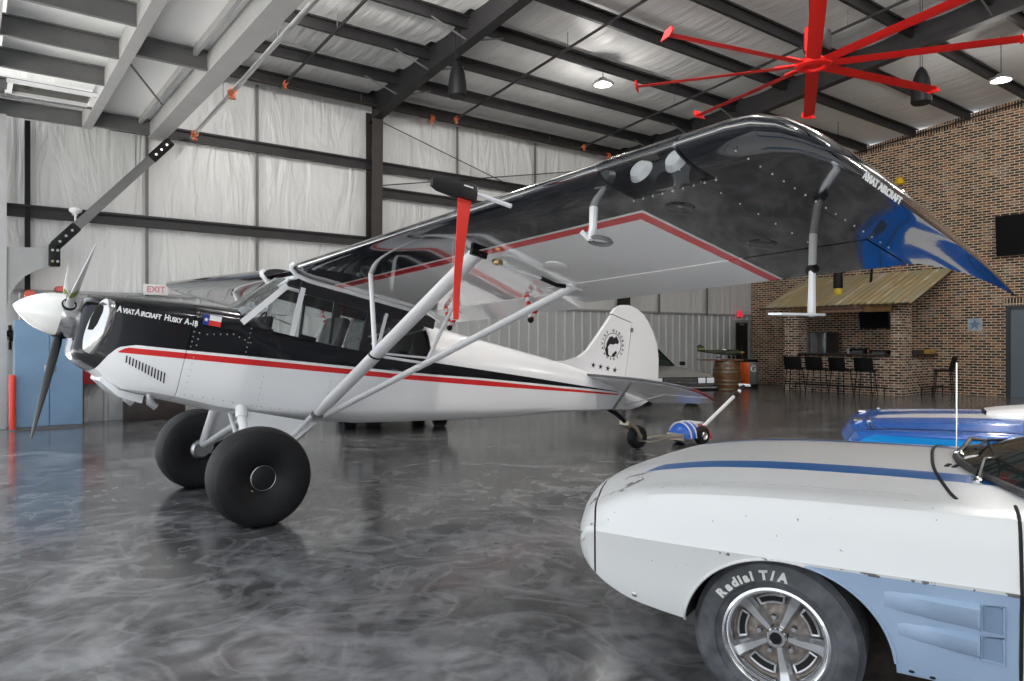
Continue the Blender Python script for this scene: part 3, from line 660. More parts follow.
def seat(x,z):
    t=bpy.data.objects.new('seat',None); COL.objects.link(t); t.parent=A; t.location=(x,0,z)
    mb=MB(); mb.box((0,0,0),(.44,.42,.12),bev=.03); mb.build('seat_cushion',M_cab,t)
    mb=MB(); mb.box(None,(.10,.42,.62),M=Matrix.Translation((.26,0,.33))@Matrix.Rotation(R(8),4,'Y'),bev=.035); mb.build('seat_back',M_cab,t)
seat(.42,1.18); seat(1.12,1.28)
mb=MB(); mb.lathe([(.085,-.008),(.095,0),(.085,.008),(.075,0)],20,frame((-.05,-.2,1.60),(0,1,0),(.3,0,1)),loop=True); ac('control_ring',mb,M_blk)
mb=MB(); mb.box((.0,0,1.58),(.06,.6,.14),bev=.02); ac('instrument_panel',mb,M_blk)
ac('door_latch',MB().box((.32,-.38,1.53),(.16,.03,.045),bev=.01),M_blk)
# --- tail
M_tail=mat('tail_white',(.80,.80,.81),.25,coat=.3)
XZ=frame((0,0,0),(1,0,0),(0,0,1))
mb=MB(); mb.prism([(3.40,1.97),(3.62,2.02),(3.80,2.11),(3.92,2.21),(4.08,2.48),(4.225,2.735),(4.585,2.715),(4.62,2.03),(4.64,1.86),(3.6,1.90)],XZ,.05); fin=ac('fin',mb,M_tail,smooth=0)
mb=MB(); mb.prism([(4.215,2.75),(4.27,2.835),(4.36,2.90),(4.48,2.93),(4.64,2.925),(4.78,2.88),(4.90,2.80),(5.02,2.69),(5.12,2.56),(5.19,2.38),(5.235,2.15),(5.24,2.0),(5.17,1.835),(5.0,1.72),(4.86,1.655),(4.70,1.615),(4.665,1.63),(4.635,2.03),(4.60,2.73)],XZ,.045); ac('rudder',mb,M_tail,smooth=0)
ac('rudder_hinge',MB().box((4.60,-.03,2.63),(.03,.03,.05)),M_dgrey,fin)
M_tip=mat('tail_red',(.22,.012,.025),.3)
for s in (-1,1):
    zf=lambda x:1.912-.0967*(x-3.93)
    zx=frame((0,0,2.292),(1,0,-.0967),(0,1,0))
    st_=[(3.93,.05),(3.97,.4),(4.0,.7),(4.03,.86),(4.14,1.14),(4.22,1.26),(4.33,1.33),(4.45,1.37),(4.58,1.36),(4.60,.05)]
    mb=MB(); mb.prism([(x*1.0046,s*y) for x,y in st_],zx,.03); h=ac('stabilizer',mb,M_tail,smooth=0)
    el=[(4.61,.07),(4.61,1.36),(4.72,1.33),(4.80,1.28),(4.88,1.18),(4.93,1.0),(4.99,.65),(5.05,.35),(5.13,.17),(5.12,.09)]
    mb=MB(); mb.prism([(x*1.0046,s*y) for x,y in el],zx,.026); ac('elevator',mb,M_tail,h,0)
    mb=MB(); mb.pipe([V((x,s*y,zf(x)+.004)) for x,y in st_[:7]],.017,8); ac('leading_edge',mb,mat('edge_dark',(.10,.10,.11),.3),h)
    mb=MB(); mb.pipe([V((x,s*y,zf(x)+.003)) for x,y in ((4.33,1.335),(4.45,1.375),(4.6,1.365),(4.74,1.325),(4.82,1.275))],.0155,8); ac('tip_stripe',mb,M_tip,h)
    ac('tail_brace',MB().tube((4.05,s*.70,1.888),(4.44,s*.09,1.585),.016,n=8),M_alu)
    ac('tail_brace',MB().tube((4.57,s*.82,1.845),(4.45,s*.07,1.60),.006,n=6),M_alu)
# emblem: ring of small text with a dog head, and four stars
XF=frame((4.315,-.0275,2.372),(1,0,.0),(0,0,1))
mb=MB(); 
s_='AVIAT AIRCRAFT '; 
for k,chh in enumerate(s_.strip()):
    if chh==' ': continue
    a=R(205-k*(230/13)); me=text_mesh(chh,.052,.001,.0008); Mx=XF@Matrix.Rotation(a-PI/2,4,'Z')@Matrix.Translation((0,.178,0)); mb.add_mesh(me,lambda c:Mx@c)
for k,chh in enumerate('HUSKY'):
    a=R(230+k*20); me=text_mesh(chh,.045,.001,.0008); Mx=XF@Matrix.Rotation(a+PI/2,4,'Z')@Matrix.Translation((0,-.178,0)); mb.add_mesh(me,lambda c:Mx@c)
M_ink=mat('black_decal',(.015,.015,.018),.4)
emb=mb.build('emblem',M_ink,fin,0)
mb=MB()
mb.lathe([(.150,.0),(.150,.001),(.143,.001),(.143,0)],40,XF,loop=True)
for poly in ([(-.10,.03),(-.075,.085),(-.03,.105),(.0,.085),(.04,.12),(.065,.095),(.10,.06),(.085,.03),(.04,.025),(.0,.0),(-.03,.005),(-.06,-.01),(-.085,-.06),(-.11,-.02)],[(-.11,-.03),(-.07,-.06),(-.05,-.13),(-.02,-.165),(-.08,-.15),(-.115,-.09)],[(.02,-.11),(.07,-.06),(.095,-.08),(.06,-.13),(.01,-.15)]):
    mb.face([mb.v(XF@V((x,y,.0012))) for x,y in poly])
mb.build('dog_emblem',M_ink,emb,0)
mb=MB()
for k in range(4): star(mb,XF,(-.27+.125*k,-.315+.005*k),.042,.001)
mb.build('star_decals',M_ink,fin,0)
# tail wheel
ac('tail_spring',MB().pipe([(4.40,0,1.60),(4.60,0,1.545),(4.80,0,1.46)],[.035,.03,.028],8),M_blk)
ac('tail_fork',MB().pipe([(4.78,.06,1.47),(4.93,.07,1.41),(5.03,.07,1.315)],[.022,.025,.02],8).pipe([(4.78,-.06,1.47),(4.93,-.07,1.41),(5.03,-.07,1.315)],[.022,.025,.02],8).box((4.79,0,1.46),(.06,.16,.06)),mat('fork_alloy',(.52,.46,.36),.35,.7))
tp=[(.055,-.05),(.10,-.06),(.135,-.05),(.15,-.02),(.15,.02),(.135,.05),(.10,.06),(.055,.05)]
tw=ac('tail_wheel',MB().lathe(tp,28,Matrix.Translation((5.036,0,1.314))@AXY),M_rub)
ac('wheel_hub',MB().lathe([(.001,-.052),(.055,-.052),(.06,0),(.055,.052),(.001,.052)],20,Matrix.Translation((5.036,0,1.314))@AXY),M_dgrey,tw)
# --- main gear
ax=V((-.02,0,.369))
for s in (-1,1):
    prof=[(.10,-.10),(.125,-.122),(.17,-.148),(.23,-.166),(.285,-.170),(.325,-.163),(.348,-.150),(.352,-.146),(.354,-.138),(.366,-.112),(.375,-.06),(.379,0),(.375,.06),(.366,.112),(.354,.138),(.352,.146),(.348,.150),(.325,.163),(.285,.170),(.23,.166),(.17,.148),(.125,.122),(.10,.10)]
    wy=.92 if s<0 else .87
    M=Matrix.Translation((ax.x,s*wy,ax.z))@AXY
    wh=ac('main_wheel',MB().lathe(prof,56,M),M_rub,smooth=50); wh['label']='fat black balloon tyre on the %s leg'%('near' if s<0 else 'far')
    ac('hub_cap',MB().lathe([(.001,s*-.0),(.001,s*.108),(.08,s*.108),(.092,s*.104),(.092,s*.09),(.10,s*.09)],32,M),mat('hub_black',(.012,.012,.013),.35),wh)
    ac('hub_ring',MB().lathe([(.091,s*.107),(.093,s*.109),(.096,s*.107),(.093,s*.104)],32,M,loop=True),M_alu,wh)
    ac('valve_stem',MB().sphere((ax.x-.075,s*1.06,ax.z-.10),.008,8),mat('valve_brass',(.6,.45,.2),.3,1.),wh)
    mb=MB(); mb.lathe([(.001,s*-.135),(.065,s*-.135),(.07,s*-.11),(.10,s*-.09)],24,M); mb.box((ax.x+.06,s*.765,ax.z+.03),(.07,.05,.10)); ac('brake_disc',mb,M_alu,wh)
    g0=V((-.10,s*.37,.82)); g1=V((.52,s*.36,.87)); e=V((ax.x,s*.80,ax.z+.01))
    leg=ac('gear_leg',MB().tube(g0,e,.038,.034,n=12),M_white); ac('gear_leg',MB().tube(g1,e+V((.03,0,.03)),.022,n=10),M_white)
    ac('gear_cuff',MB().tube(g0+V((0,0,.03)),g0.lerp(e,.12),.047,n=12),M_white,leg)
    mb=MB(); P=[g0,g1+V((.06,0,-.05)),V((.42,s*.46,.66)),e+V((.10,0,.10)),e]; n_=(P[1]-P[0]).cross(P[-1]-P[0]).normalized()*.008
    a=[mb.v(p+n_) for p in P]; c_=[mb.v(p-n_) for p in P]; mb.face(a); mb.face(c_[::-1])
    for i in range(5): mb.face([a[i],a[(i+1)%5],c_[(i+1)%5],c_[i]])
    ac('leg_fairing',mb,M_white,leg,0)
    c0=V((.05,0,.50))
    ac('cabane_strut',MB().tube((.0,s*.30,.80),c0+V((0,-s*.12,0)),.02,n=8),M_white); ac('bungee_strut',MB().pipe([V((.10,-s*.10,.80)),e+V((.0,-s*.03,.02))],[.05,.036],12,flat=((1,0,0),.5)),M_white)
# ================================================================== CARS (local x forward, y left, z up; origin on the floor below the front axle)
def smooth(tab,x,i):
    xs=[r[0] for r in tab]
    if x<=xs[0]: return tab[0][i]
    for k in range(len(tab)-1):
        if x<=xs[k+1]:
            p=[tab[max(0,min(len(tab)-1,k+j))] for j in (-1,0,1,2)]; u=(x-xs[k])/(xs[k+1]-xs[k]); h=xs[k+1]-xs[k]
            m1=(p[2][i]-p[0][i])/(p[2][0]-p[0][0])*h if p[2][0]>p[0][0] else 0
            m2=(p[3][i]-p[1][i])/(p[3][0]-p[1][0])*h if p[3][0]>p[1][0] else 0
            return (2*u**3-3*u*u+1)*p[1][i]+(u**3-2*u*u+u)*m1+(-2*u**3+3*u*u)*p[2][i]+(u**3-u*u)*m2
    return tab[-1][i]
class Shell:
    'car body surface: table rows (x, zc, zh, zr, zcrease, zbottom, halfwidth)'
    def __init__(s,tab,sweep,box=0.): s.t=sorted(tab); s.sw=sweep; s.box=box
    def half(s,x):
        zc,zh,zr,zk,zb_,w=[smooth(s.t,x,i) for i in range(1,7)]; f=w/.92
        dz=zr-zk
        return [(0,zc),(.14*f,zc-.001),(.30*f,(zc*.4+zh*.6)),(.43*f,zh),(.56*f,zh*.72+zr*.28-.002),(.66*f,zh*.35+zr*.65-.004),(.74*f,zr+.004),(.80*f,zr),(.84*f,zr-.014-.006*s.box),(.868*f,zr-.05),(.89*f,zr-.115 if dz>.15 else zr-dz*.7),(.910*f,zk+.02),(.918*f,zk+.004),(.914*f,zk-.012),(.900*f,zk-(zk-zb_)*.25),(.888*f,zk-(zk-zb_)*.55),(.884*f,zb_+.06),(.872*f,zb_+.012),(.845*f,zb_),(.45*f,zb_-.01),(0,zb_-.01)]
    def X(s,x,y): 
        k=s.sw*max(0,(x-.2)/.83)**1.6; return x-k*(abs(y)/.9)**2
    def ring(s,x,sc=1.,dx=0.):
        h=s.half(x); 
        if sc!=1: 
            cz=sum(p[1] for p in h)/len(h); h=[(y*sc,cz+(z-cz)*sc) for y,z in h]
        r=[(y,z) for y,z in h]+[(-y,z) for y,z in h[-2:0:-1]]
        return [V((s.X(x,y)+dx,y,z)) for y,z in r]
    def loft(s,mb,xa,xb,n,sc=1.):
        return mb.rings([s.ring(xa+(xb-xa)*i/n,sc) for i in range(n+1)])
    def top(s,x,y,off=.0):
        h=s.half(x)[:10]; return V((s.X(x,y),y,lerp(h,abs(y))+off))
    def side(s,x,z,sg=1,off=.0):
        h=[(z_,y_) for y_,z_ in s.half(x)[9:19]][::-1]; y=lerp(h,z)+off; return V((s.X(x,y),sg*y,z))
def boolean_cut(o,cutters):
    for c in cutters:
        c.parent=o.parent; md=o.modifiers.new('cut','BOOLEAN'); md.operation='DIFFERENCE'; md.solver='EXACT'; md.object=c
    dg=bpy.context.evaluated_depsgraph_get(); dg.update()
    me=bpy.data.meshes.new_from_object(o.evaluated_get(dg)); o.modifiers.clear(); old=o.data; o.data=me; bpy.data.meshes.remove(old)
    for c in cutters: bpy.data.objects.remove(c)
    me.shade_smooth(); me.set_sharp_from_angle(angle=R(32)); me.name=o.name
def arch_cutter(x,z,rx,rz,y0,y1,mats):
    mb=MB(); mb.mi=1; n=48
    mb.rings([[V((x+rx*math.cos(2*PI*j/n),y,z+rz*math.sin(2*PI*j/n))) for j in range(n)] for y in (y0,y1)])
    return mb.build('cutter',mats,smooth=0)
def tyre(parent,name,c,r,wd,rr,sg,m,label=None):
    'tyre with shoulders and tread grooves; sg = +1 outer face towards +y'
    M=Matrix.Translation(c)@Matrix.Rotation(-PI/2*sg,4,'X')
    h=wd/2
    pr=[(rr,-h*.85),(rr+.02,-h),(r*.82,-h*1.06),(r*.93,-h*1.0),(r*.985,-h*.82)]
    for k in range(5):
        a=-h*.70+h*1.4*k/4; pr+=[(r,a-h*.10),(r,a+h*.09),(r*.985,a+h*.095),(r*.985,a+h*.2)] if k<4 else [(r,a-h*.1),(r,a+h*.09)]
    pr+=[(r*.985,h*.82),(r*.93,h*1.0),(r*.86,h*1.05),(r*.84,h*1.052),(r*.83,h*1.06),(r*.72,h*1.05),(rr+.03,h*.98),(rr+.012,h*.93),(rr,h*.85)]
    return MB().lathe(pr,72,M).build(name,m,parent,smooth=25),M
def put_text_arc(s,size,rad,a0,M,hgt,m,parent,step,name='lettering'):
    mb=MB(); a=a0
    for ch in s:
        if ch==' ': a-=step*.7; continue
        me=text_mesh(ch,size,.002,.0025); wch=(max(v.co.x for v in me.vertices)-min(v.co.x for v in me.vertices))
        da=(wch+size*.16)/rad/2; a-=da
        # local frame: viewer sees -x to the right
        Mx=M@Matrix.Rotation(a,4,'Z')@Matrix.Translation((rad,0,hgt))@Matrix.Rotation(-PI/2,4,'Z')
        cx=(max(v.co.x for v in me.vertices)+min(v.co.x for v in me.vertices))/2
        mb.add_mesh(me,lambda c:Mx@V((c.x-cx,c.y,c.z))); a-=da
    return mb.build(name,m,parent,0)
# ---------------------------------------------------------------- white coupe
CARW=thing('car','weathered white muscle coupe with blue hood stripes at front right','car',(3.125,1.863,0),(0,0,R(113)))
SH=Shell([(.985,.60,.595,.585,.565,.53,.83),(.972,.645,.64,.62,.585,.50,.848),(.945,.68,.678,.655,.61,.475,.865),(.90,.722,.72,.69,.622,.445,.88),(.80,.768,.768,.735,.626,.405,.90),(.65,.812,.816,.782,.627,.365,.912),(.5,.843,.845,.804,.627,.345,.92),(.3,.873,.870,.824,.626,.325,.925),(0,.893,.887,.840,.625,.30,.925),(-.4,.900,.892,.848,.624,.285,.925),(-.65,.900,.889,.850,.625,.28,.925),(-.9,.895,.882,.850,.625,.28,.925),(-1.8,.90,.885,.855,.635,.28,.92),(-2.5,.905,.895,.875,.66,.30,.92),(-3.0,.895,.885,.865,.65,.33,.91),(-3.5,.85,.845,.83,.62,.38,.88),(-3.72,.80,.79,.78,.60,.42,.85),(-3.78,.72,.72,.70,.58,.46,.82)],.27)
m,t,b=nodes('worn_white_and_blue_car_paint'); q=NT(t); o=q.obj(); x,y,z=o
ay=q.m('ABSOLUTE',y)
stripe=q.both(q.both(q.gt(ay,.37),q.lt(ay,.50)),q.both(q.gt(z,.8),q.lt(x,q.m('ADD',.42,q.m('MULTIPLY',ay,.38)))))
lowp=q.both(q.both(q.gt(ay,.78),q.lt(z,q.m('ADD',.620,q.m('MULTIPLY',x,.004)))),q.both(q.lt(x,-.115),q.gt(x,-.735)))
base=q.mix(q.m('MULTIPLY',q.noise(3,5),.30),(.68,.68,.67),(.58,.58,.57))
c=q.mix(stripe,base,(.015,.12,.36)); c=q.mix(lowp,c,q.mix(q.noise(5,4),(.27,.37,.52),(.36,.46,.60)))
chip=q.both(q.gt(q.noise(38,2,dist=.5),.735),q.gt(q.noise(5,2),.5))
scar=q.both(q.lt(q.m('ABSOLUTE',q.m('SUBTRACT',x,q.m('ADD',.635,q.m('MULTIPLY',q.m('SUBTRACT',q.noise(9,3),.5),.25)))),.035),q.both(q.lt(q.m('ABSOLUTE',q.m('SUBTRACT',y,.63)),.12),q.gt(q.noise(16,4),.5)))
edge=q.both(q.lt(q.m('ABSOLUTE',q.m('SUBTRACT',z,.620)),.006),q.both(q.gt(q.noise(22,4),.60),q.lt(x,.3)))
dirt=q.m('MAXIMUM',q.m('MAXIMUM',chip,scar),edge)
c=q.mix(q.m('MULTIPLY',dirt,.85),c,(.07,.06,.055))
t.links.new(c,b.inputs['Base Color'])
t.links.new(q.m('ADD',.32,q.m('MULTIPLY',lowp,.2)),b.inputs['Roughness']); b.inputs['Coat Weight'].default_value=.25; b.inputs['Coat Roughness'].default_value=.2
M_car=m
def cp(name,mb,m,parent=None,smooth=32,**k): return mb.build(name,m,parent or CARW,smooth,**k)
mb=MB(); SH.loft(mb,.868,-3.78,120); body=cp('body',mb,[M_car,M_dark])
for i,x_ in enumerate((0,-2.57)):
    cs=[arch_cutter(x_-.035,.295,.362,.330,a,c_,[M_car,M_dark]) for a,c_ in ((.55,1.1),(-1.1,-.55))]
    boolean_cut(body,cs)
mb=MB(); SH.loft(mb,.882,.985,14); bump=cp('nose_bumper',mb,M_car)
mb=MB(); SH.loft(mb,.84,.91,4,.988); cp('bumper_gap_seal',mb,M_blk)
# bright edge of the front valance under the bumper
def gapline(pts,r=.0035,m=M_dark,name='panel_gap',par=None): return cp(name,MB().pipe(pts,r,6),m,par or body,0)
M_seam=mat('seam_grey',(.38,.38,.38),.6)
gapline([SH.top(.85-.05*k,.70,.0) for k in range(0,27)],.0015,M_seam)
gapline([SH.top(.85-.05*k,-.70,.0) for k in range(0,27)],.0015,M_seam)
gapline([SH.top(-.50-.07*abs(y/.7)**3+.0,y,.0) for y in [(-.7+.07*k) for k in range(21)]],.007)
for sg in (1,-1): gapline([SH.top(-.735,sg*y,.0) for y in (.72,.78,.82,.85)]+[SH.side(-.735,z_,sg) for z_ in (.80,.76,.70,.66,.64,.62,.60,.5,.4,.31)],.006)
for sg in (1,-1): cp('arch_lip',MB().pipe([V((-.035+.362*math.cos(a),sg*(SH.side(-.035+.362*math.cos(a),.295+.330*math.sin(a)).y+.0),.295+.330*math.sin(a))) for a in [R(6+4*k) for k in range(43)]],.006,6),M_car,body,40)
# fender vents behind the wheel
def vent(z0_,z1_,xa):
    mb=MB(); rs=[]
    for x_,d_ in ((xa,.0005),(xa-.06,.006),(xa-.14,.016),(-.618,.026),(-.628,.024)):
        yt=SH.side(x_,z1_).y; yb=SH.side(x_,z0_).y; u=(xa-x_)/(xa+.628); zt=z1_+.002*(1-u); zb_=z0_+.018*(1-u)
        rs.append([V((x_,SH.side(x_,zt).y-.004,zt)),V((x_,SH.side(x_,zt-.012).y+d_,zt-.014)),V((x_,SH.side(x_,zb_+.02).y+d_*.8,zb_+.014)),V((x_,SH.side(x_,zb_).y-.004,zb_))])
    mb.rings(rs); o=cp('fender_vent',mb,M_car,body,50)
    mb=MB(); fr_=[(-.632,z0_),(-.632,z1_-.004),(-.69,z1_),(-.692,z0_-.004)]
    P=[SH.side(x_,z_,1,.004) for x_,z_ in fr_]; mb.pipe(P+[P[0]],.004,6); cp('vent_edge',mb,M_car,o)
    mb=MB(); mb.face([mb.v(SH.side(x_,z_,1,.0015)) for x_,z_ in fr_]); mb.face([mb.v(SH.side(x_-.001 if 0 else x_,z_,1,-.002)) for x_,z_ in fr_][::-1]); cp('vent_opening',mb,mat('vent_recess',(.20,.28,.40),.6),o,0)
vent(.488,.578,-.36); vent(.398,.476,-.40)
for x_ in (-.44,-.50,-.60): cp('drain_hole',MB().sphere(SH.side(x_,.312-.012*(x_+.44)/-.1,1,-.006),.013,10,(1.3,.6,.7)),M_dark,body)
# wheels
M_tyre=mat('car_tyre',(.085,.088,.097),.7,var=.45,scale=14,bump=.12)
M_rim=mat('rim_silver',(.56,.56,.57),.30,.85,var=.12,scale=12); M_rust=mat('rim_recess',(.22,.185,.16),.6,var=.5,scale=40)
def car_wheel(c,sg):
    W_=bpy.data.objects.new('wheel',None); COL.objects.link(W_); W_.parent=CARW; W_.location=c
    ty,M=tyre(W_,'tyre',(0,0,0),.300,.215,.182,sg,M_tyre)
    put=lambda s,a,st: put_text_arc(s,.045,.239,a,M,.1165,mat('tyre_letters',(.72,.72,.68),.6),ty,0.1)
    if sg>0:
        put('Radial T/A',R(326),.1); put('BFGoodrich',R(148),.1)
    o_=MB().lathe([(.178,-.09),(.170,.02),(.160,.045),(.163,.07),(.170,.094),(.182,.104),(.191,.101),(.187,.088)],64,M).build('rim_lip',M_chrome,W_,40)
    MB().lathe([(.001,.022),(.05,.026),(.09,.020),(.125,.012),(.150,.022),(.162,.042),(.166,.06)],64,M).build('rim_bowl',M_rust,W_,40)
    for k in range(5):
        a=R(245+72*k)
        Ms=M@Matrix.Rotation(a,4,'Z')
        mb=MB(); mb.rings([[Ms@V((r_,-w_/2,h0)),Ms@V((r_,-w_*.22,h1)),Ms@V((r_,w_*.22,h1)),Ms@V((r_,w_/2,h0))] for r_,w_,h0,h1 in ((.038,.036,.02,.058),(.08,.046,.018,.061),(.125,.062,.016,.058),(.150,.072,.022,.062),(.163,.078,.045,.072))]); mb.build('spoke',M_rim,W_,30)
        Mh=M@Matrix.Rotation(a+R(36),4,'Z')
        mb=MB(); n=10; inn=[(.118,R(-20+40*j/n)) for j in range(n+1)]; out=[(.146,R(20-40*j/n)) for j in range(n+1)]
        mb.face([mb.v(Mh@V((r_*math.cos(e),r_*math.sin(e),.0255+ (.0 if r_<.12 else .004)))) for r_,e in inn+out]); mb.build('rim_slot',M_dark,W_,0)
        mb=MB(); mb.pipe([Mh@V((r_*math.cos(e),r_*math.sin(e),.028+(0 if r_<.12 else .006))) for r_,e in inn+out+inn[:1]],.005,6); mb.build('slot_rim',M_rim,W_)
        mb=MB(); mb.lathe([(.001,.052),(.008,.052),(.009,.046),(.0125,.04),(.0125,.02)],12,Mh@Matrix.Translation((.066,0,0))); mb.build('lug_nut',M_chrome,W_,40)
    hc=MB().lathe([(.001,.080),(.022,.080),(.024,.083),(.032,.083),(.036,.075),(.036,.03)],32,M).build('centre_cap',M_chrome,W_,30)
    MB().lathe([(.001,.0825),(.021,.0815)],24,M).build('cap_badge',M_blk,hc,30)
    return W_
fw=car_wheel((0,.725,.302),1); car_wheel((0,-.725,.302),-1); car_wheel((-2.57,.725,.302),1); car_wheel((-2.57,-.725,.302),-1)
mb=MB(); mb.box((-.3,.52,.33),(.5,.1,.42)); cp('inner_fender',mb,mat('dirty_underbody',(.03,.022,.018),.9,var=.6,scale=20,bump=.5),body,0)
# cowl vents, antenna, wipers, marker light, headlights
for k in range(2): cp('cowl_vent',MB().box(SH.top(-.555-.025*k,.20+.01*k,.001),(.016,.07,.004),rz=R(-12)),M_dark,body,0)
cp('antenna',MB().tube(SH.top(-.59,-.02),SH.top(-.59,-.02,.405),.0032,n=6).lathe([(.001,.03),(.012,.028),(.016,0)],12,Matrix.Translation(SH.top(-.59,-.02))),M_chrome)
cp('marker_lamp',MB().sphere(SH.side(.60,.395,1,-.004),.013,10,(1.2,.5,1)),M_alu,body)
for sg in (1,-1):
    for yy,rr in ((.47,.055),(.63,.058)):
        M=frame((SH.X(.94,yy)-.03,sg*yy,.640),(0,1,0),(-.35,0,1))
        h_=cp('headlight',MB().lathe([(.001,.03),(rr*.7,.022),(rr,.0)],24,M),mat('headlight_glass',(.5,.52,.54),.1,.2),None)
        cp('headlight_bezel',MB().lathe([(rr,-.03),(rr+.008,.012),(rr+.016,.006),(rr+.018,-.03)],24,M),M_chrome,h_)
cp('grille',MB().pipe([V((SH.X(.985,y)+.002,y,.565)) for y in (-.36,-.24,-.12,0,.12,.24,.36)],.022,8),M_dark)
# greenhouse
def gh(x,y,z): return V((x,y,z))
base=[gh(-.60-.27*(abs(y)/.74)**2.2,y,.905-.045*(abs(y)/.74)**3) for y in [-.74+.148*k for k in range(11)]]
topc=[gh(-1.30-.16*(abs(y)/.54)**2,y,1.175-.03*(abs(y)/.54)**2) for y in [-.54+.108*k for k in range(11)]]
M_cgl=glass('car_glass',(.20,.25,.24),.03,.45,(.03,.045,.042))
mb=MB(); mb.rings([[a.lerp(c_,u) for a,c_ in zip(base,topc)] for u in (0,.33,.66,1)],cap=False,closed=False); cp('windshield',mb,M_cgl)
cp('windshield_trim',MB().pipe([p+V((.012,0,.004)) for p in base],.014,8),mat('old_black_trim',(.03,.03,.03),.5,var=.6,scale=30))

for e in (0,-1): cp('pillar',MB().pipe([base[e],topc[e]],.02,8),M_car)
rf=[[V((x,y*w_,z_-.035*(abs(y))**2.5)) for y in [-1+.2*k for k in range(11)]] for x,w_,z_ in ((-1.30,.54,1.175),(-1.6,.56,1.20),(-2.0,.55,1.195),(-2.3,.52,1.165))]
for r_ in rf:
    for p in r_: p.x-=(.16*(abs(p.y)/.54)**2 if r_ is rf[0] else 0)
mb=MB(); mb.rings(rf,cap=False,closed=False); cp('roof',mb,M_car)
mb=MB(); mb.rings([[V((-2.3,y*.52,1.165-.035*abs(y)**2.5)) for y in (-1,-.5,0,.5,1)],[V((-2.95,y*.66,.90)) for y in (-1,-.5,0,.5,1)]],cap=False,closed=False); cp('rear_window',mb,M_cgl)
for sg in (1,-1):
    mb=MB(); mb.face([mb.v(V(p)) for p in ((-.87,sg*.74,.86),(-1.46,sg*.54,1.145),(-2.28,sg*.52,1.13),(-2.75,sg*.74,.88))]); cp('side_window',mb,M_cgl,None,0)
    mb=MB(); mb.face([mb.v(V(p)) for p in ((-2.2,sg*.57,1.11),(-2.28,sg*.52,1.135),(-2.95,sg*.68,.90),(-2.7,sg*.755,.88))]); cp('rear_pillar',mb,M_car,None,0)
cp('interior',MB().box((-1.7,0,.84),(1.5,1.2,.10)).box((-1.35,.35,.95),(.12,.45,.2),bev=.03).box((-1.35,-.35,.95),(.12,.45,.2),bev=.03),M_blk,None,0)
def wiper(yb,ya,x0):
    a=SH.top(x0,yb,.012); e=base[0].lerp(base[-1],(ya+.74)/1.48); k=int((ya+.74)/.148); e=base[k].lerp(topc[k],.13)+V((.015,0,.015))
    w_=cp('wiper',MB().pipe([a,a.lerp(e,.5)+V((.01,0,.035)),e],[.012,.009,.005],8).sphere(a,.02,10,(1,1,.8)),M_chrome)
    k2=max(0,k-3); e2=base[k2].lerp(topc[k2],.16)+V((.012,0,.014)); e3=base[min(10,k+2)].lerp(topc[min(10,k+2)],.10)+V((.012,0,.014))
    cp('wiper_blade',MB().pipe([e2,e,e3],.006,6),M_blk,w_)
wiper(.50,.30,-.64); wiper(-.05,-.2,-.60)
# ---------------------------------------------------------------- blue car beyond it
BLU=thing('car','metallic blue car with white hood stripe parked beyond the white coupe','car',(5.47,1.80,0),(0,0,R(113)))
m,t,b=nodes('blue_metallic_lit_sides'); q=NT(t); o=q.obj(); x,y,z=o; ay=q.m('ABSOLUTE',y)
s_=q.both(q.both(q.both(q.gt(ay,.13),q.lt(ay,.33)),q.gt(z,.7)),q.lt(x,.80)); c=q.mix(s_,(.0,.12,.52),(.82,.82,.82)); c=q.mix(q.both(q.gt(ay,.80),q.lt(z,.825)),c,(.0,.30,.80))  # brighter cyan lower sides: light on the fenders put into the colour
t.links.new(c,b.inputs['Base Color']); b.inputs['Roughness'].default_value=.25; b.inputs['Coat Weight'].default_value=.5; b.inputs['Coat Roughness'].default_value=.03; b.inputs['Metallic'].default_value=.15
M_bcar=m
SB=Shell([(1.03,.77,.77,.75,.63,.44,.80),(1.015,.825,.82,.80,.65,.42,.83),(.98,.85,.85,.825,.66,.40,.85),(.9,.872,.872,.835,.66,.38,.87),(.7,.895,.89,.845,.66,.35,.90),(.3,.92,.905,.85,.66,.33,.92),(0,.93,.91,.85,.66,.31,.92),(-.65,.93,.91,.85,.66,.30,.92),(-1.8,.92,.91,.86,.66,.30,.92),(-3.0,.90,.89,.86,.65,.33,.90),(-3.6,.80,.80,.78,.6,.4,.85),(-3.7,.72,.72,.7,.58,.44,.82)],.16)
def bp(name,mb,m,parent=None,smooth=35): return mb.build(name,m,parent or BLU,smooth)
bod=bp('body',SB.loft(MB(),1.03,-3.7,90),[M_bcar,M_dark])
for x_ in (0,-2.57): boolean_cut(bod,[arch_cutter(x_,.30,.35,.33,a,c_,[M_bcar,M_dark]) for a,c_ in ((.55,1.1),(-1.1,-.55))])
for x_ in (0,-2.57):
    for sg in (1,-1):
        w_,M=tyre(BLU,'wheel',(x_,sg*.73,.302),.30,.2,.18,sg,M_rub); bp('rim',MB().lathe([(.001,.05),(.05,.05),(.08,.02),(.14,.01),(.175,.06),(.185,.09)],32,M),M_alu,w_)
for sg in (1,-1):
    M=frame((SB.X(1.01,.64)-.01,sg*.64,.63),(0,1,0),(-.15,0,1))
    h_=bp('headlight',MB().lathe([(.001,.045),(.06,.035),(.085,.0)],24,M),mat('headlight_white',(.75,.75,.76),.1)); bp('headlight_ring',MB().lathe([(.085,-.02),(.09,.02),(.105,.012),(.108,-.02)],24,M),M_chrome,h_)
    bp('hood_pin',MB().sphere(SB.top(.86,sg*.5,.004),.016,8),M_chrome)
    bp('front_badge_bar',MB().box(SB.top(.93,sg*.35,.004),(.05,.16,.012),rz=R(10*sg)),M_chrome)
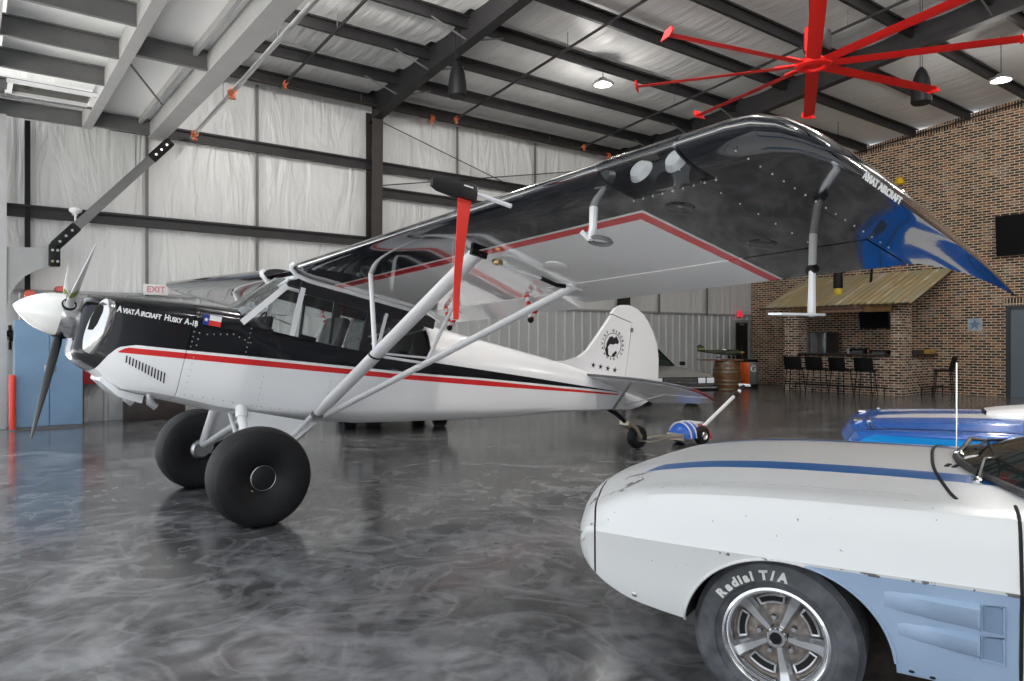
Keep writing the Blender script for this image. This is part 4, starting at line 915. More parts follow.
for sg in (1,-1): bp('panel_gap',MB().pipe([SB.top(.9-.06*k,sg*.68,.0) for k in range(25)],.004,6),M_dark,bod)
bp('panel_gap',MB().pipe([SB.top(.86,y,.0) for y in [-.68+.136*k for k in range(11)]],.005,6),M_dark,bod)
# white hood scoop
mb=MB(); mb.rings([[V((x_,y,SB.top(x_,y).z-.004)) for y in (-w_,-w_*.5,0,w_*.5,w_)]+[V((x_,y,SB.top(x_,0).z+h_*(1-(abs(y)/w_)**4*.5))) for y in (w_*.9,w_*.5,0,-w_*.5,-w_*.9)] for x_,w_,h_ in ((.17,.20,.018),(.10,.24,.030),(-.05,.28,.045),(-.25,.30,.055),(-.55,.32,.06))])
sc_=bp('hood_scoop',mb,mat('scoop_white',(.84,.84,.83),.3,coat=.5),None,50)
mb=MB(); mb.box((.172,0,SB.top(.17,0).z+.008),(.012,.34,.02)); bp('scoop_mouth',mb,M_dark,sc_,0)
bp('grille',MB().box((1.0,0,.60),(.06,.9,.16),bev=.02),M_dark); bp('bumper',MB().pipe([V((SB.X(1.03,y)+.05,y,.47)) for y in [-.78+.156*k for k in range(11)]],.035,8),M_chrome)
b2=[V((-.70-.2*(abs(y)/.74)**2,y,.89-.04*(abs(y)/.74)**3)) for y in [-.74+.148*k for k in range(11)]]; t2=[V((-1.25-.1*(abs(y)/.56)**2,y,1.17)) for y in [-.56+.112*k for k in range(11)]]
bp('windshield',MB().rings([b2,t2],cap=False,closed=False),M_cgl)
mb=MB(); mb.rings([[V((x_,y*w_,z_-.03*abs(y)**2.5)) for y in [-1+.2*k for k in range(11)]] for x_,w_,z_ in ((-1.3,.56,1.18),(-1.8,.57,1.20),(-2.3,.54,1.15),(-2.9,.66,.89))],cap=False,closed=False); bp('roof',mb,M_bcar)
for sg in (1,-1):
    mb=MB(); mb.face([mb.v(V(p)) for p in ((-.9,sg*.74,.85),(-1.36,sg*.56,1.15),(-2.3,sg*.54,1.12),(-2.85,sg*.7,.87))]); bp('side_window',mb,M_cgl,None,0)
# ---------------------------------------------------------------- grey sedan behind the tail
def sedan(loc,rz,label,paint,group=None):
    S=thing('car',label,'car',loc,(0,0,R(rz)))
    def pp(name,mb,m,parent=None,smooth=35): return mb.build(name,m,parent or S,smooth)
    H=Shell([(.86,.63,.63,.625,.50,.40,.82),(.85,.68,.68,.67,.52,.36,.84),(.80,.70,.70,.69,.53,.33,.86),(.5,.735,.735,.715,.54,.28,.88),(0,.775,.77,.745,.55,.26,.89),(-.7,.82,.81,.78,.56,.25,.90),(-1.5,.83,.82,.80,.56,.25,.90),(-2.6,.84,.83,.81,.56,.25,.90),(-3.5,.82,.82,.79,.55,.30,.87),(-3.6,.7,.7,.69,.5,.36,.84)],.05,.5)
    bd=pp('body',H.loft(MB(),.86,-3.6,60),[paint,M_dark])
    for x_ in (0,-2.55): boolean_cut(bd,[arch_cutter(x_,.28,.33,.32,a,c_,[paint,M_dark]) for a,c_ in ((.55,1.1),(-1.1,-.55))])
    for x_ in (0,-2.55):
        for sg in (1,-1):
            w_,M=tyre(S,'wheel',(x_,sg*.72,.29),.288,.2,.17,sg,M_rub); pp('wheel_cover',MB().lathe([(.001,.07),(.06,.07),(.1,.05),(.17,.085),(.175,.07)],24,M),M_alu,w_)
    mb=MB(); mb.box((.845,0,.53),(.05,.78,.20),bev=.01); gr=pp('grille',mb,M_dark,None,0)
    for k in range(6): pp('grille_bar',MB().box((.872,0,.45+.032*k),(.01,.76,.008)),M_chrome,gr,0)
    for sg in (1,-1):
        mb=MB(); mb.box((.835,sg*.60,.55),(.05,.40,.15),bev=.008); hb=pp('headlight_housing',mb,M_blk,None,0)
        for yy in (.50,.70):
            mb=MB(); mb.box((.862,sg*yy,.55),(.02,.17,.12),bev=.008); pp('headlight',mb,mat('square_lens',(.78,.80,.82),.12),hb,0)
    mb=MB(); mb.box((.90,0,.385),(.12,1.70,.13),bev=.03); bb_=pp('bumper',mb,M_blk); 
    pp('bumper_trim',MB().box((.962,0,.41),(.01,1.6,.03)),M_chrome,bb_,0)
    bs=[V((-.72-.12*(abs(y)/.7)**2,y,.815)) for y in (-.70,-.35,0,.35,.70)]; tp_=[V((-1.28-.08*(abs(y)/.56)**2,y,1.165)) for y in (-.56,-.28,0,.28,.56)]
    pp('windshield',MB().rings([bs,tp_],cap=False,closed=False),M_cgl)
    for e in (0,-1): pp('pillar',MB().pipe([bs[e],tp_[e]],.025,6),M_blk)
    pp('windshield_frame',MB().pipe(tp_,.022,6).pipe([p+V((.01,0,0)) for p in bs],.015,6),M_blk)
    mb=MB(); mb.rings([[V((x_,y*w_,z_-.03*abs(y)**2.5)) for y in (-1,-.6,-.2,.2,.6,1)] for x_,w_,z_ in ((-1.3,.57,1.18),(-1.8,.58,1.195),(-2.3,.56,1.17),(-2.8,.64,.83))],cap=False,closed=False); pp('roof',mb,paint)
    for sg in (1,-1):
        mb=MB(); mb.face([mb.v(V(p)) for p in ((-.86,sg*.75,.80),(-1.38,sg*.57,1.14),(-2.3,sg*.56,1.13),(-2.7,sg*.7,.82))]); pp('side_window',mb,M_cgl,None,0)
        pp('mirror',MB().box((-.85,sg*.93,.86),(.10,.12,.09),bev=.02),M_blk)
    return S
M_sed=mat('olive_grey_metallic',(.26,.26,.235),.3,.3,coat=.5)
sedan((12.35,10.85,0),-113,'olive grey boxy sedan with four square headlights behind the tail',M_sed)
sedan((5.55,10.5,0),-112,'dark car hidden behind the fuselage, only tyres showing beneath it',mat('charcoal_paint',(.03,.03,.033),.25,coat=.6))
# ================================================================== BRICK BAR AND BACK OF THE HANGAR
# bar: front counter wall along y, side counter wall along x, corner pillar and far pillar
def brickobj(name,label,cat,boxes,m,group=None):
    mb=MB()
    for c,d in boxes: mb.box(c,d)
    o=mb.build(name,m,smooth=0); return tag(o,label,cat,group)
M_brK=brickmat('brick_pillar',1)
m,t,b=nodes('brick_pillar_both'); 
# pillar material mixes the two wall directions by face normal
def brick_two(name):
    m,t,b=nodes(name); q=NT(t); o=q.obj()
    g=q.n('ShaderNodeNewGeometry'); sp=q.n('ShaderNodeSeparateXYZ'); t.links.new(g.outputs['Normal'],sp.inputs[0])
    f=q.gt(q.m('ABSOLUTE',sp.outputs[0]),.5)
    cb=q.n('ShaderNodeCombineXYZ'); t.links.new(q.m('ADD',q.m('MULTIPLY',o[1],f),q.m('MULTIPLY',o[0],q.m('SUBTRACT',1.,f))),cb.inputs[0]); t.links.new(o[2],cb.inputs[1])
    br=q.n('ShaderNodeTexBrick'); t.links.new(cb.outputs[0],br.inputs['Vector'])
    for k,v in (('Scale',1),('Mortar Size',.0095),('Brick Width',.205),('Row Height',.0675),('Color1',(0,0,0,1)),('Color2',(1,1,1,1))): br.inputs[k].default_value=v
    pal=q.ramp(br.outputs['Color'],[(0,(.012,.010,.010)),(.25,(.12,.05,.033)),(.38,(.26,.17,.12)),(.5,(.19,.085,.048)),(.62,(.025,.02,.018)),(.76,(.32,.23,.16)),(.85,(.16,.055,.037)),(.93,(.38,.30,.23))]); pal.node.color_ramp.interpolation='CONSTANT'
    c=q.mix(q.m('MULTIPLY',q.noise(26,3),.3),pal,(.16,.12,.09)); c=q.mix(br.outputs['Fac'],c,(.70,.58,.45))
    t.links.new(c,b.inputs['Base Color']); b.inputs['Roughness'].default_value=.85; q.bump(q.m('SUBTRACT',1.,br.outputs['Fac']),b,.6,.012)
    return m
bpy.data.materials.remove(m); bpy.data.materials.remove(M_brK)
M_br2=brick_two('brick_corner')
M_dwood=mat('dark_bar_wood',(.03,.022,.018),.3,var=.3,scale=6)
for lab,c_,d_,c2,d2 in (('brick bar counter facing the hangar with long dark top',(18.98,10.24,.50),(.24,2.44,1.0),(18.92,10.26,1.025),(.48,2.40,.05)),('short brick counter at the right end of the bar',(20.14,8.86,.50),(1.26,.2,1.0),(20.14,8.82,1.025),(1.26,.40,.05))):
    k_=thing('bar_counter',lab,'bar counter',(c_[0],c_[1],0)); kb=MB().box(c_,d_).build('brick_base',M_br2,k_,0); kb.location=(-c_[0],-c_[1],0); kt=MB().box(c2,d2,bev=.012).build('counter_top',M_dwood,k_); kt.location=(-c_[0],-c_[1],0)
brickobj('pillar','brick corner pillar at the right end of the bar','pillar',[((19.22,8.87,1.15),(.54,.27,2.3))],M_br2)
brickobj('pillar','brick pillar at the far left end of the bar','pillar',[((18.98,11.69,1.10),(.42,.42,2.2))],M_br2)
t_=thing('shelf_board','yellow wooden board standing on the short bar top','board',(20.1,8.70,1.05)); 
MB().box((.28,-.02,.06),(.62,.03,.12),bev=.006).build('board',mat('yellow_wood',(.42,.26,.06),.5,var=.2),t_); MB().box((-.32,.02,.055),(.5,.12,.11),bev=.006).build('box',M_dwood,t_)
# canopy
m,t,b=nodes('weathered_tin'); q=NT(t); o=q.obj()
c=q.ramp(q.noise(1,4,sc3=(.5,3.2,.5),dist=.6),[(.3,(.50,.46,.35)),(.45,(.42,.38,.24)),(.55,(.50,.37,.17)),(.66,(.62,.58,.47))])
t.links.new(c,b.inputs['Base Color']); b.inputs['Roughness'].default_value=.5; M_tin=m
RODS=((10.47,(19.2,2.62),(19.2,3.6),10.47),(10.05,(20.0,2.95),(20.78,4.2),10.35))
K_=thing('bar_canopy','sloping weathered tin canopy over the brick bar','canopy',(18.4,10.4,2.34))
mb=MB(); n=24
top_=[]; 
for i in range(n*4+1):
    y=8.26+4.14*i/(n*4); h=.022*(1 if (i%4) in (1,2) else 0); top_.append((y,h))
f0=[V((18.38-18.4,y-10.4,2.33-2.34+h)) for y,h in top_]; f1=[V((20.78-18.4,y-10.4,3.30-2.34+h)) for y,h in top_]
mb.rings([f0,f1],cap=False,closed=False); mb.rings([[p+V((0,0,-.03)) for p in f0],[p+V((0,0,-.03)) for p in f1]],cap=False,closed=False)
mb.build('tin_roof',M_tin,K_,0)
MB().box((.02,0,-.03),(.05,4.14,.03)).build('front_trim',M_dwood,K_,0)
for y in (8.28,12.38): 
    MB().rings([[V((x,y-10.4-.02,z)),V((x,y-10.4+.02,z)),V((x,y-10.4+.02,z+.05)),V((x,y-10.4-.02,z+.05))] for x,z in ((0,-.085),(2.38,.885))]).build('side_trim',M_dwood,K_,0)
for y,(xa,za),(xb,zb_),yb in RODS:
    MB().tube((xa-18.4,y-10.4,za-2.34),(xb-18.4,yb-10.4,zb_-2.34),.035,n=8).build('support_rod',M_blk,K_)
tag(MB().box((18.86,10.3,2.235),(.10,2.75,.17)).build('header_beam',mat('amber_wood',(.30,.16,.05),.5,var=.3,scale=5),smooth=0),'amber wooden beam under the canopy front','beam')
sg_=thing('bar_sign','small pink lettered board on the amber beam under the canopy','sign',(18.785,10.24,2.24))
MB().box((0,0,0),(.02,1.16,.15)).build('board',mat('sign_board',(.42,.24,.18),.6,var=.1),sg_,0)
me=text_mesh('LONGHORN HANGAR BAR',.098,.002,.001); M=frame((-.012,0,0),(0,-1,0),(0,0,1)); mb=MB(); mb.add_mesh(me,lambda c:M@c); mb.build('lettering',mat('sign_letters',(.12,.05,.04),.6),sg_,0)
def tv(loc,w,h,rz,label,tilt=0):
    t=thing('television',label,'television',loc,(0,R(tilt),R(rz)))
    MB().box((0,0,0),(.06,w,h),bev=.01).build('casing',M_blk,t); MB().box((-.032,0,.01),(.004,w-.05,h-.06)).build('screen',mat('screen_black',(.004,.004,.005),.5,spec=.1),t,0); MB().box((.12,0,0),(.22,.25,.25)).build('wall_mount',M_blk,t,0)
tv((19.95,9.92,1.96),.82,.47,0,'black television hanging behind the bar counter',-8)
tv((20.62,6.55,4.0),1.32,1.0,0,'large black television high on the right brick wall',-4)
# fridge
f_=thing('refrigerator','stainless steel refrigerator standing behind the bar','refrigerator',(20.2,11.75,0))
MB().box((0,0,.82),(.70,.98,1.64),bev=.015).build('cabinet',mat('fridge_steel',(.10,.10,.105),.3,.7),f_)
for s in (-1,1):
    d=MB().box((-.37,s*.245,.9),(.04,.478,1.45),bev=.01).build('door',mat('fridge_door',(.24,.24,.25),.28,.85,var=.25,scale=3),f_); MB().tube((-.42,s*.05+.12,.55),(-.42,s*.05+.12,1.4),.014,n=8).build('handle',M_chrome,d)
# back counter with appliances
tag(MB().box((20.45,10.05,.46),(.66,1.9,.92)).box((20.43,10.05,.94),(.72,1.96,.05)).build('back_counter',M_dwood,smooth=0),'dark back counter behind the bar','counter')
for y,w,h,l in ((10.55,.42,.20,'black coffee machine on the back counter beside the refrigerator'),(9.95,.50,.17,'black toaster oven on the back counter middle'),(9.45,.34,.19,'black drinks dispenser on the back counter by the pillar')):
    a_=thing('appliance',l,'appliance',(20.4,y,.965)); MB().box((0,0,h/2),(.35,w,h),bev=.02).build('body',M_blk,a_); MB().box((-.18,0,h*.55),(.012,w*.7,h*.4)).build('front_panel',M_dgrey,a_,0); MB().tube((-.185,w*.42,h*.4),(-.2,w*.42,h*.4),.015,n=10).build('dial',M_alu,a_)
rr=random.Random(3)
M_bot=[mat('bottle_green',(.02,.08,.03),.1),mat('bottle_amber',(.12,.04,.01),.1),mat('bottle_clear',(.3,.32,.33),.1)]
for k,(y,l) in enumerate(((10.85,'green bottle on the bar top near the far pillar'),(9.60,'clear bottle on the bar top near the corner pillar'),(10.15,'amber bottle in the middle of the bar top'))):
    o=thing('bottle',l,'bottle',(18.98,y,1.05)); MB().lathe([(.001,0),(.028,0),(.03,.01),(.03,.10),(.012,.135),(.011,.165),(.001,.166)],14).build('glass_body',M_bot[k],o); MB().lathe([(.013,.16),(.013,.175),(.001,.176)],12).build('cap',M_blk,o)
# foot rails
def footrail(p,q_,label):
    t=thing('foot_rail',label,'rail',p); P=V(p); e=V(q_)-P
    MB().tube((0,0,.2),e+V((0,0,.2)),.02,n=10).build('rail',M_blk,t)
    for u in (.01,.5,.99): MB().tube(e*u+V((0,0,0)),e*u+V((0,0,.2)),.016,n=8).build('post',M_blk,t)
footrail((18.55,11.45,0),(18.55,8.95,0),'black foot rail along the front of the bar')
footrail((19.45,8.48,0),(20.7,8.48,0),'black foot rail along the short side of the bar')
# bar stools
M_stool=mat('stool_black',(.006,.006,.006),.6,spec=.2)
def stool(loc,rz,label):
    t=thing('bar_stool',label,'bar stool',loc,(0,0,R(rz)),'bar stools')
    mb=MB(); mb.rings([[V((x,y,z)) for y,z in ((-.2,.60),(-.15,.585),(.15,.585),(.2,.60),(.19,.63),(.0,.615),(-.19,.63))] for x in (-.2,-.05,.2)]); mb.build('seat',M_stool,t,50)
    mb=MB(); mb.rings([[V((x+abs(y)**2*1.6,y,z)) for y in (-.21,-.12,0,.12,.21)]+[V((x-.025+abs(y)**2*1.6,y,z)) for y in (.21,.12,0,-.12,-.21)] for x,z in ((-.19,.61),(-.22,.70),(-.25,.84),(-.27,.93))]); mb.build('backrest',M_stool,t,50)
    for sx in (-1,1):
        for sy in (-1,1): MB().tube((sx*.15,sy*.15,.59),(sx*.20,sy*.20,0),.012,n=8).build('leg',M_blk,t)
    t.scale=(1.08,1.08,1.04)
    for k in range(4):
        a=[(-.18,-.18),(.18,-.18),(.18,.18),(-.18,.18)]; MB().tube((*a[k],.2),(*a[(k+1)%4],.2),.009,n=6).build('stretcher',M_blk,t)
    return t
s0=None
for k,(y,l) in enumerate(((11.25,'black bar stool at the far left end of the bar'),(10.60,'second black bar stool from the far end of the bar'),(9.93,'third black bar stool from the far end of the bar'),(9.28,'black bar stool next to the brick corner pillar'))):
    if s0 is None: s0=stool((18.22,y,0),8,l); s=s0
    else: s=copy_tree(s0); s.location=(18.22,y,0); s['label']=l
    s.rotation_euler=(0,0,R((14,6,-4,10)[k]))
s=copy_tree(s0); s.location=(19.95,8.16,0); s.rotation_euler=(0,0,R(118)); s['label']='black bar stool at the short side of the bar'
# plaque, doors
p_=thing('wall_plaque','small pale blue square plaque with a star on the brick wall','plaque',(20.79,7.75,1.81))
MB().box((0,0,0),(.02,.33,.33)).build('panel',mat('plaque_blue',(.36,.42,.50),.5,var=.2,scale=12),p_,0)
mb=MB(); star(mb,frame((-.013,0,0),(0,-1,0),(0,0,1)),(0,0),.15); mb.build('star',mat('plaque_star',(.14,.22,.36),.5),p_,0)
def door(name,M,w,h,dm,fm,hs):
    'door in local xz, facing -y'
    E=bpy.data.objects.new(name,None); COL.objects.link(E); E['kind']='structure'; E.matrix_world=M
    for s in (-1,1): MB().box((s*(w/2+.045),0,h/2+.045),(.09,.14,h+.09)).build('door_frame',fm,E,0)
    MB().box((0,0,h+.045),(w,.14,.09)).build('door_frame',fm,E,0)
    l=MB().box((0,.0,h/2),(w,.05,h)).build('door_leaf',dm,E,0)
    MB().box((hs*.28*w,-.06,1.02),(.5*w,.03,.05),bev=.01).build('push_bar',M_alu,l)
    MB().box((0,-.045,h-.06),(.3*w,.04,.05),bev=.01).build('door_closer',M_alu,l)
    return E
door('door_2',Matrix.Translation((20.78,6.46,0))@Matrix.Rotation(-PI/2,4,'Z'),.96,2.18,mat('door_slate',(.11,.14,.17),.4),mat('frame_black',(.02,.022,.025),.4),.3)
dz=door('door_3',Matrix.Translation((20.19,14.40,0)),.70,1.98,mat('door_black',(.010,.010,.011),.35),M_grey,-.3)
for x_ in (-.1,): pass
so=MB(); so.box((20.79,6.46,2.36),(.03,1.3,.20)); struct(so.build('trim_5',M_brS,smooth=0))
# red exit pyramid sign above the far door
e_=thing('exit_light','small red triangular exit light above the black corner door','exit light',(20.05,14.33,2.17)); MB().rings([[V((-.14,-.05,0)),V((.14,-.05,0)),V((.14,.05,0)),V((-.14,.05,0))],[V((-.03,-.02,.2)),V((.03,-.02,.2)),V((.03,.02,.2)),V((-.03,.02,.2))]]).build('shade',mat('exit_red',(.75,.03,.06),.35,emit=.6),e_,0); MB().box((0,.03,.02),(.1,.04,.06)).build('mount',M_grey,e_,0)
# exit sign behind the nose
x_=thing('exit_sign','faint pink EXIT sign on the white wall behind the nose','exit sign',(2.72,14.22,2.31)); MB().box((0,0,0),(.40,.05,.19),bev=.008).build('box',mat('sign_white',(.72,.70,.70),.5),x_)
me=text_mesh('EXIT',.15,.002,.003); M=frame((0,-.028,0),(1,0,0),(0,0,1)); mb=MB(); mb.add_mesh(me,lambda c:M@c); mb.build('lettering',mat('exit_pink',(.62,.24,.26),.5),x_,0)
# barrel with model aircraft, round cooler
M_bw=mat('barrel_oak',(.16,.075,.025),.4,var=.35,scale=9)
b_=thing('barrel','oak barrel with metal hoops used as a table','barrel',(16.95,12.55,0))
prof=[(.001,0),(.31,0),(.34,.12),(.372,.30),(.38,.42),(.372,.54),(.34,.72),(.31,.84),(.29,.845),(.001,.84)]
MB().lathe(prof,36).build('staves',M_bw,b_,40)
for z in (.06,.20,.30,.54,.64,.78): r_=lerp([(0,.31),(.12,.34),(.30,.372),(.42,.38),(.54,.372),(.72,.34),(.84,.31)],z)+.004; MB().lathe([(r_-.004,z-.02),(r_+.002,z-.02),(r_+.002,z+.02),(r_-.004,z+.02)],36).build('hoop',mat('hoop_steel',(.30,.27,.22),.35,.8),b_)
mb=MB(); mb.box((-.18,.10,.862),(1.15,.62,.035),rz=R(-37),bev=.008); mb.build('table_board',mat('board_red_wood',(.20,.09,.05),.45,var=.2),b_)
# camouflage model plane on the barrel
pl=thing('model_plane','dark green camouflage model aeroplane resting on the barrel top','model plane',(16.85,12.6,.885),(0,0,R(-37)))
M_cam=mat('camouflage',(.035,.05,.02),.5,var=.6,scale=7)
MB().pipe([(-.62,0,.22),(-.3,0,.20),(.1,0,.19),(.40,0,.18),(.52,0,.18)],[.025,.05,.075,.08,.03],12).build('fuselage',M_cam,pl)
mb=MB(); mb.rings([[V((x,y,z)) for x,z in ((-.08,.15),(.18,.15),(.20,.165),(.05,.18),(-.08,.16))] for y in (-.5,0,.5)]); mb.build('wing',M_cam,pl)
mb=MB(); mb.prism([(-.70,.20),(-.72,.36),(-.64,.41),(-.54,.36),(-.48,.22)],frame((0,0,0),(1,0,0),(0,0,1)),.02); mb.build('tail_fin',M_cam,pl,0)
mb=MB(); mb.box((-.6,0,.24),(.14,.36,.012)); mb.build('tailplane',M_cam,pl,0)
MB().box((-.6,-.012,.28),(.16,.012,.03)).build('fin_band',mat('yellow_green',(.35,.38,.06),.5),pl,0)
MB().sphere((.05,0,.25),.06,12,(1.6,.7,.8)).build('canopy',M_alu,pl)
MB().lathe([(.001,.10),(.03,.05),(.045,0),(.001,-.01)],16,Matrix.Translation((.50,0,.18))@AXX).build('spinner',mat('model_yellow',(.65,.42,.03),.4),pl)
mb=MB()
for k in range(3):
    mb.box(None,(.012,.035,.2),M=Matrix.Translation((.52,0,.18))@Matrix.Rotation(2*PI*k/3+.4,4,'X')@Matrix.Translation((0,0,.11)))
mb.build('propeller',mat('prop_dark',(.02,.02,.02),.4),pl,0)
for s in (-1,1): l_=MB().tube((.2,s*.16,.15),(.24,s*.2,.05),.012,n=6).build('leg',M_blk,pl); MB().lathe([(.001,-.018),(.04,-.02),(.05,0),(.04,.02),(.001,.018)],16,Matrix.Translation((.24,s*.2,.05))@AXY).build('tyre',M_rub,l_)
o=thing('paint_tin','small silver tin on the barrel table under the model plane','tin',(16.62,12.55,.88)); MB().lathe([(.001,0),(.06,0),(.06,.11),(.055,.115),(.001,.115)],20).build('can',M_alu,o); MB().lathe([(.061,.03),(.062,.03),(.062,.085),(.061,.085)],20).build('label_band',mat('tin_blue',(.08,.1,.25),.5),o)
d_=thing('drinks_cooler','tall round orange and grey drinks cooler with a white G','cooler',(18.85,13.15,0))
m,t,b=nodes('cooler_shell'); q=NT(t); oo=q.obj()
t.links.new(q.mix(q.gt(q.m('ADD',q.m('MULTIPLY',oo[0],.72),q.m('MULTIPLY',oo[1],-.69)),-.045),(.85,.12,.01),(.17,.17,.17)),b.inputs['Base Color']); b.inputs['Roughness'].default_value=.4
MB().lathe([(.001,.06),(.24,.06),(.265,.09),(.27,.72),(.255,.76),(.001,.76)],36).build('drum',m,d_,40)
MB().lathe([(.001,.76),(.27,.76),(.275,.79),(.24,.83),(.001,.84)],36).build('lid',M_blk,d_,40)
MB().lathe([(.001,0),(.25,0),(.275,.02),(.275,.09),(.26,.10),(.001,.10)],36).build('base',M_blk,d_,40)
me=text_mesh('G',.27,.004,.006); mb=MB(); a0=math.atan2(-.83,-.42); 
def wrap(c):
    a=a0+c.x/.275; return V(((.273+c.z)*math.cos(a),(.273+c.z)*math.sin(a),.55+c.y))
mb.add_mesh(me,wrap); mb.build('lettering',wm,d_,0)
# yellow horn lamp on the brick wall behind the wing tip
y_=thing('wall_beacon','small yellow beacon on the brick wall above the wing tip','beacon',(20.7,9.6,5.72)); MB().lathe([(.001,.0),(.16,.02),(.10,.16),(.03,.22),(.001,.22)],6).build('shade',mat('beacon_yellow',(.75,.48,.02),.4),y_,20); MB().box((.06,0,.1),(.1,.06,.06)).build('mount',M_dgrey,y_,0)
# black hanging bag with yellow bottom in front of the bar canopy
h_=thing('punch_bag','black hanging bag with yellow bottom in front of the bar canopy','bag',(17.6,9.67,2.55)); MB().lathe([(.001,0),(.10,0),(.11,.03),(.11,.16)],20).build('bottom',mat('bag_yellow',(.6,.42,.03),.5),h_); MB().lathe([(.11,.16),(.115,.2),(.11,.9),(.06,1.0),(.001,1.0)],20).build('body',M_blk,h_); MB().tube((0,0,1.0),(0,0,zb(9.67)-2.55),.008,n=6).build('rope',M_blk,h_)
# ---- left wall: blue cabinet, chest, small fittings
M_cab_b=mat('cabinet_blue',(.17,.28,.42),.45,var=.08,scale=2)
c_=thing('cabinet','tall blue steel double-door cabinet against the white wall','cabinet',(1.07,13.72,0))
MB().box((0,.22,.86),(.92,.46,1.72)).build('body',M_cab_b,c_,0)
for s in (-1,1):
    d=MB().box((s*.231,-.02,.87),(.452,.025,1.66),bev=.004).build('door',M_cab_b,c_,20); MB().box((s*.06,-.045,.95),(.02,.03,.12),bev=.005).build('handle',M_alu,d)
    mb=MB()
MB().box((0,.22,.02),(.94,.48,.04)).build('plinth',M_dgrey,c_,0)
ch=thing('storage_chest','low dark brown chest on the floor behind the nose','chest',(2.68,14.12,0)); MB().box((0,0,.20),(.94,.42,.40),bev=.01).build('body',mat('chest_brown',(.035,.024,.022),.5,var=.2),ch); MB().box((0,0,.415),(.97,.45,.04),bev=.01).build('lid',mat('chest_lid',(.045,.032,.03),.45),ch)
for k in (-1,1): MB().box((k*.3,-.215,.36),(.05,.012,.08)).build('hasp',M_dgrey,ch,0)
r_=thing('fire_alarm_box','red fire equipment box on the wall beside the blue cabinet','box',(1.74,14.285,.82)); MB().box((0,0,0),(.30,.2,.32),bev=.01).build('case',mat('alarm_red',(.55,.03,.04),.4),r_); MB().box((0,-.105,0),(.22,.012,.22)).build('door',mat('alarm_door',(.42,.02,.03),.35),r_,0)
e_=thing('bollard','slim red post standing between door jamb and blue cabinet','post',(.575,13.62,0)); MB().lathe([(.001,0),(.045,0),(.045,.84),(.03,.87),(.001,.87)],16).build('pipe',mat('post_red',(.75,.06,.03),.4),e_); MB().lathe([(.06,0),(.06,.015),(.045,.02)],16).build('flange',M_dgrey,e_)
h_=thing('pipe_valve','small black valve on the wall beside the blue cabinet','valve',(.575,14.28,1.45)); MB().lathe([(.02,-.01),(.06,-.01),(.065,0),(.06,.01),(.02,.01)],16,Matrix.Translation((0,-.1,.06))@AXY).build('handwheel',M_blk,h_); MB().sphere((0,0,0),.06,12,(1,1.4,1.3)).tube((0,.05,-.2),(0,.05,.2),.025,n=8).build('body',M_blk,h_)
a_=thing('alarm_bell','red alarm bell on the black post beside the jamb','alarm',(.84,14.18,2.14)); MB().lathe([(.001,.06),(.07,.05),(.09,.0),(.09,-.02)],20,Matrix.Translation((0,-.02,0))@Matrix.Rotation(PI/2,4,'X')).build('gong',mat('bell_red',(.7,.12,.08),.35),a_); MB().box((0,.03,0),(.12,.06,.16)).build('back_box',M_orange,a_,0)
a_=thing('strobe_light','red capped black warning strobe on the wall behind the propeller','strobe',(1.28,14.29,2.02)); MB().lathe([(.001,0),(.075,0),(.08,.2),(.001,.2)],16).build('body',M_blk,a_); MB().lathe([(.001,.20),(.10,.20),(.10,.26),(.06,.29),(.001,.29)],16).build('cap',mat('strobe_red',(.6,.1,.09),.4),a_)
a_=thing('smoke_detector','white domed detector fixed on the lower wall girt','detector',(1.47,14.1,3.5)); MB().sphere((0,0,.08),.10,16,(1,1,.6)).build('dome',M_white,a_); MB().tube((0,0,-.18),(0,0,.06),.018,n=8).build('stem',M_white,a_); MB().box((0,.08,.04),(.08,.12,.06)).build('bracket',M_white,a_,0)
# ================================================================== THINGS ON AND AROUND THE AIRCRAFT
# aircraft tug under the tail
TU=thing('aircraft_tug','blue white and red powered tail-wheel tug with white handle','tug',(7.78,6.42,0),(0,0,R(2)))
M_tb=mat('tug_blue',(.015,.13,.62),.3,coat=.5,var=.15,scale=14); M_tr=mat('tug_red',(.60,.035,.02),.35); M_tw=mat('tug_white',(.78,.78,.78),.35)
mb=MB(); mb.rings([[V((x,r_*math.cos(a),.10+h_*max(0,math.sin(a)))) for a in [PI*j/12 for j in range(13)]] for x,r_,h_ in ((-.22,.10,.05),(-.20,.16,.12),(-.12,.19,.19),(.0,.2,.21),(.10,.19,.19),(.14,.17,.15))]); sh_=mb.build('motor_cover',M_tb,TU)
for x in (-.12,-.02,.08):
    mb=MB(); mb.pipe([V((x,(.196-.3*abs(x+.02)*.3)*math.cos(a),.10+(.212-.2*abs(x)*.4)*math.sin(a))) for a in [PI*j/14 for j in range(15)]],.012,6); mb.build('stripe',M_tw,sh_)
mb=MB(); mb.rings([[V((x,y,z)) for y,z in ((-.17,.06),(.17,.06),(.16,h_),(-.16,h_))] for x,h_ in ((.12,.26),(.22,.25),(.32,.17),(.36,.08))]); mb.build('rear_fender',M_tr,TU,30)
mb=MB(); mb.box((.16,0,.275),(.20,.2,.03),bev=.01); mb.build('top_plate',M_tw,TU)
for s in (-1,1):
    M=Matrix.Translation((.10,s*.19,.128))@AXY
    w_=MB().lathe([(.06,-.045),(.10,-.05),(.122,-.035),(.128,0),(.122,.035),(.10,.05),(.06,.045)],32,M).build('wheel',M_rub,TU); MB().lathe([(.001,.04*s),(.03,.045*s),(.05,.03*s),(.06,.048*s)],24,M).build('rim',M_chrome,w_)
M_tan=mat('zinc_steel',(.46,.42,.34),.35,.8)
for s in (-1,1): MB().pipe([(-.18,s*.09,.13),(-.55,s*.10,.135),(-.72,s*.115,.12),(-.84,s*.115,.11)],.014,8).build('tow_arm',M_tan,TU)
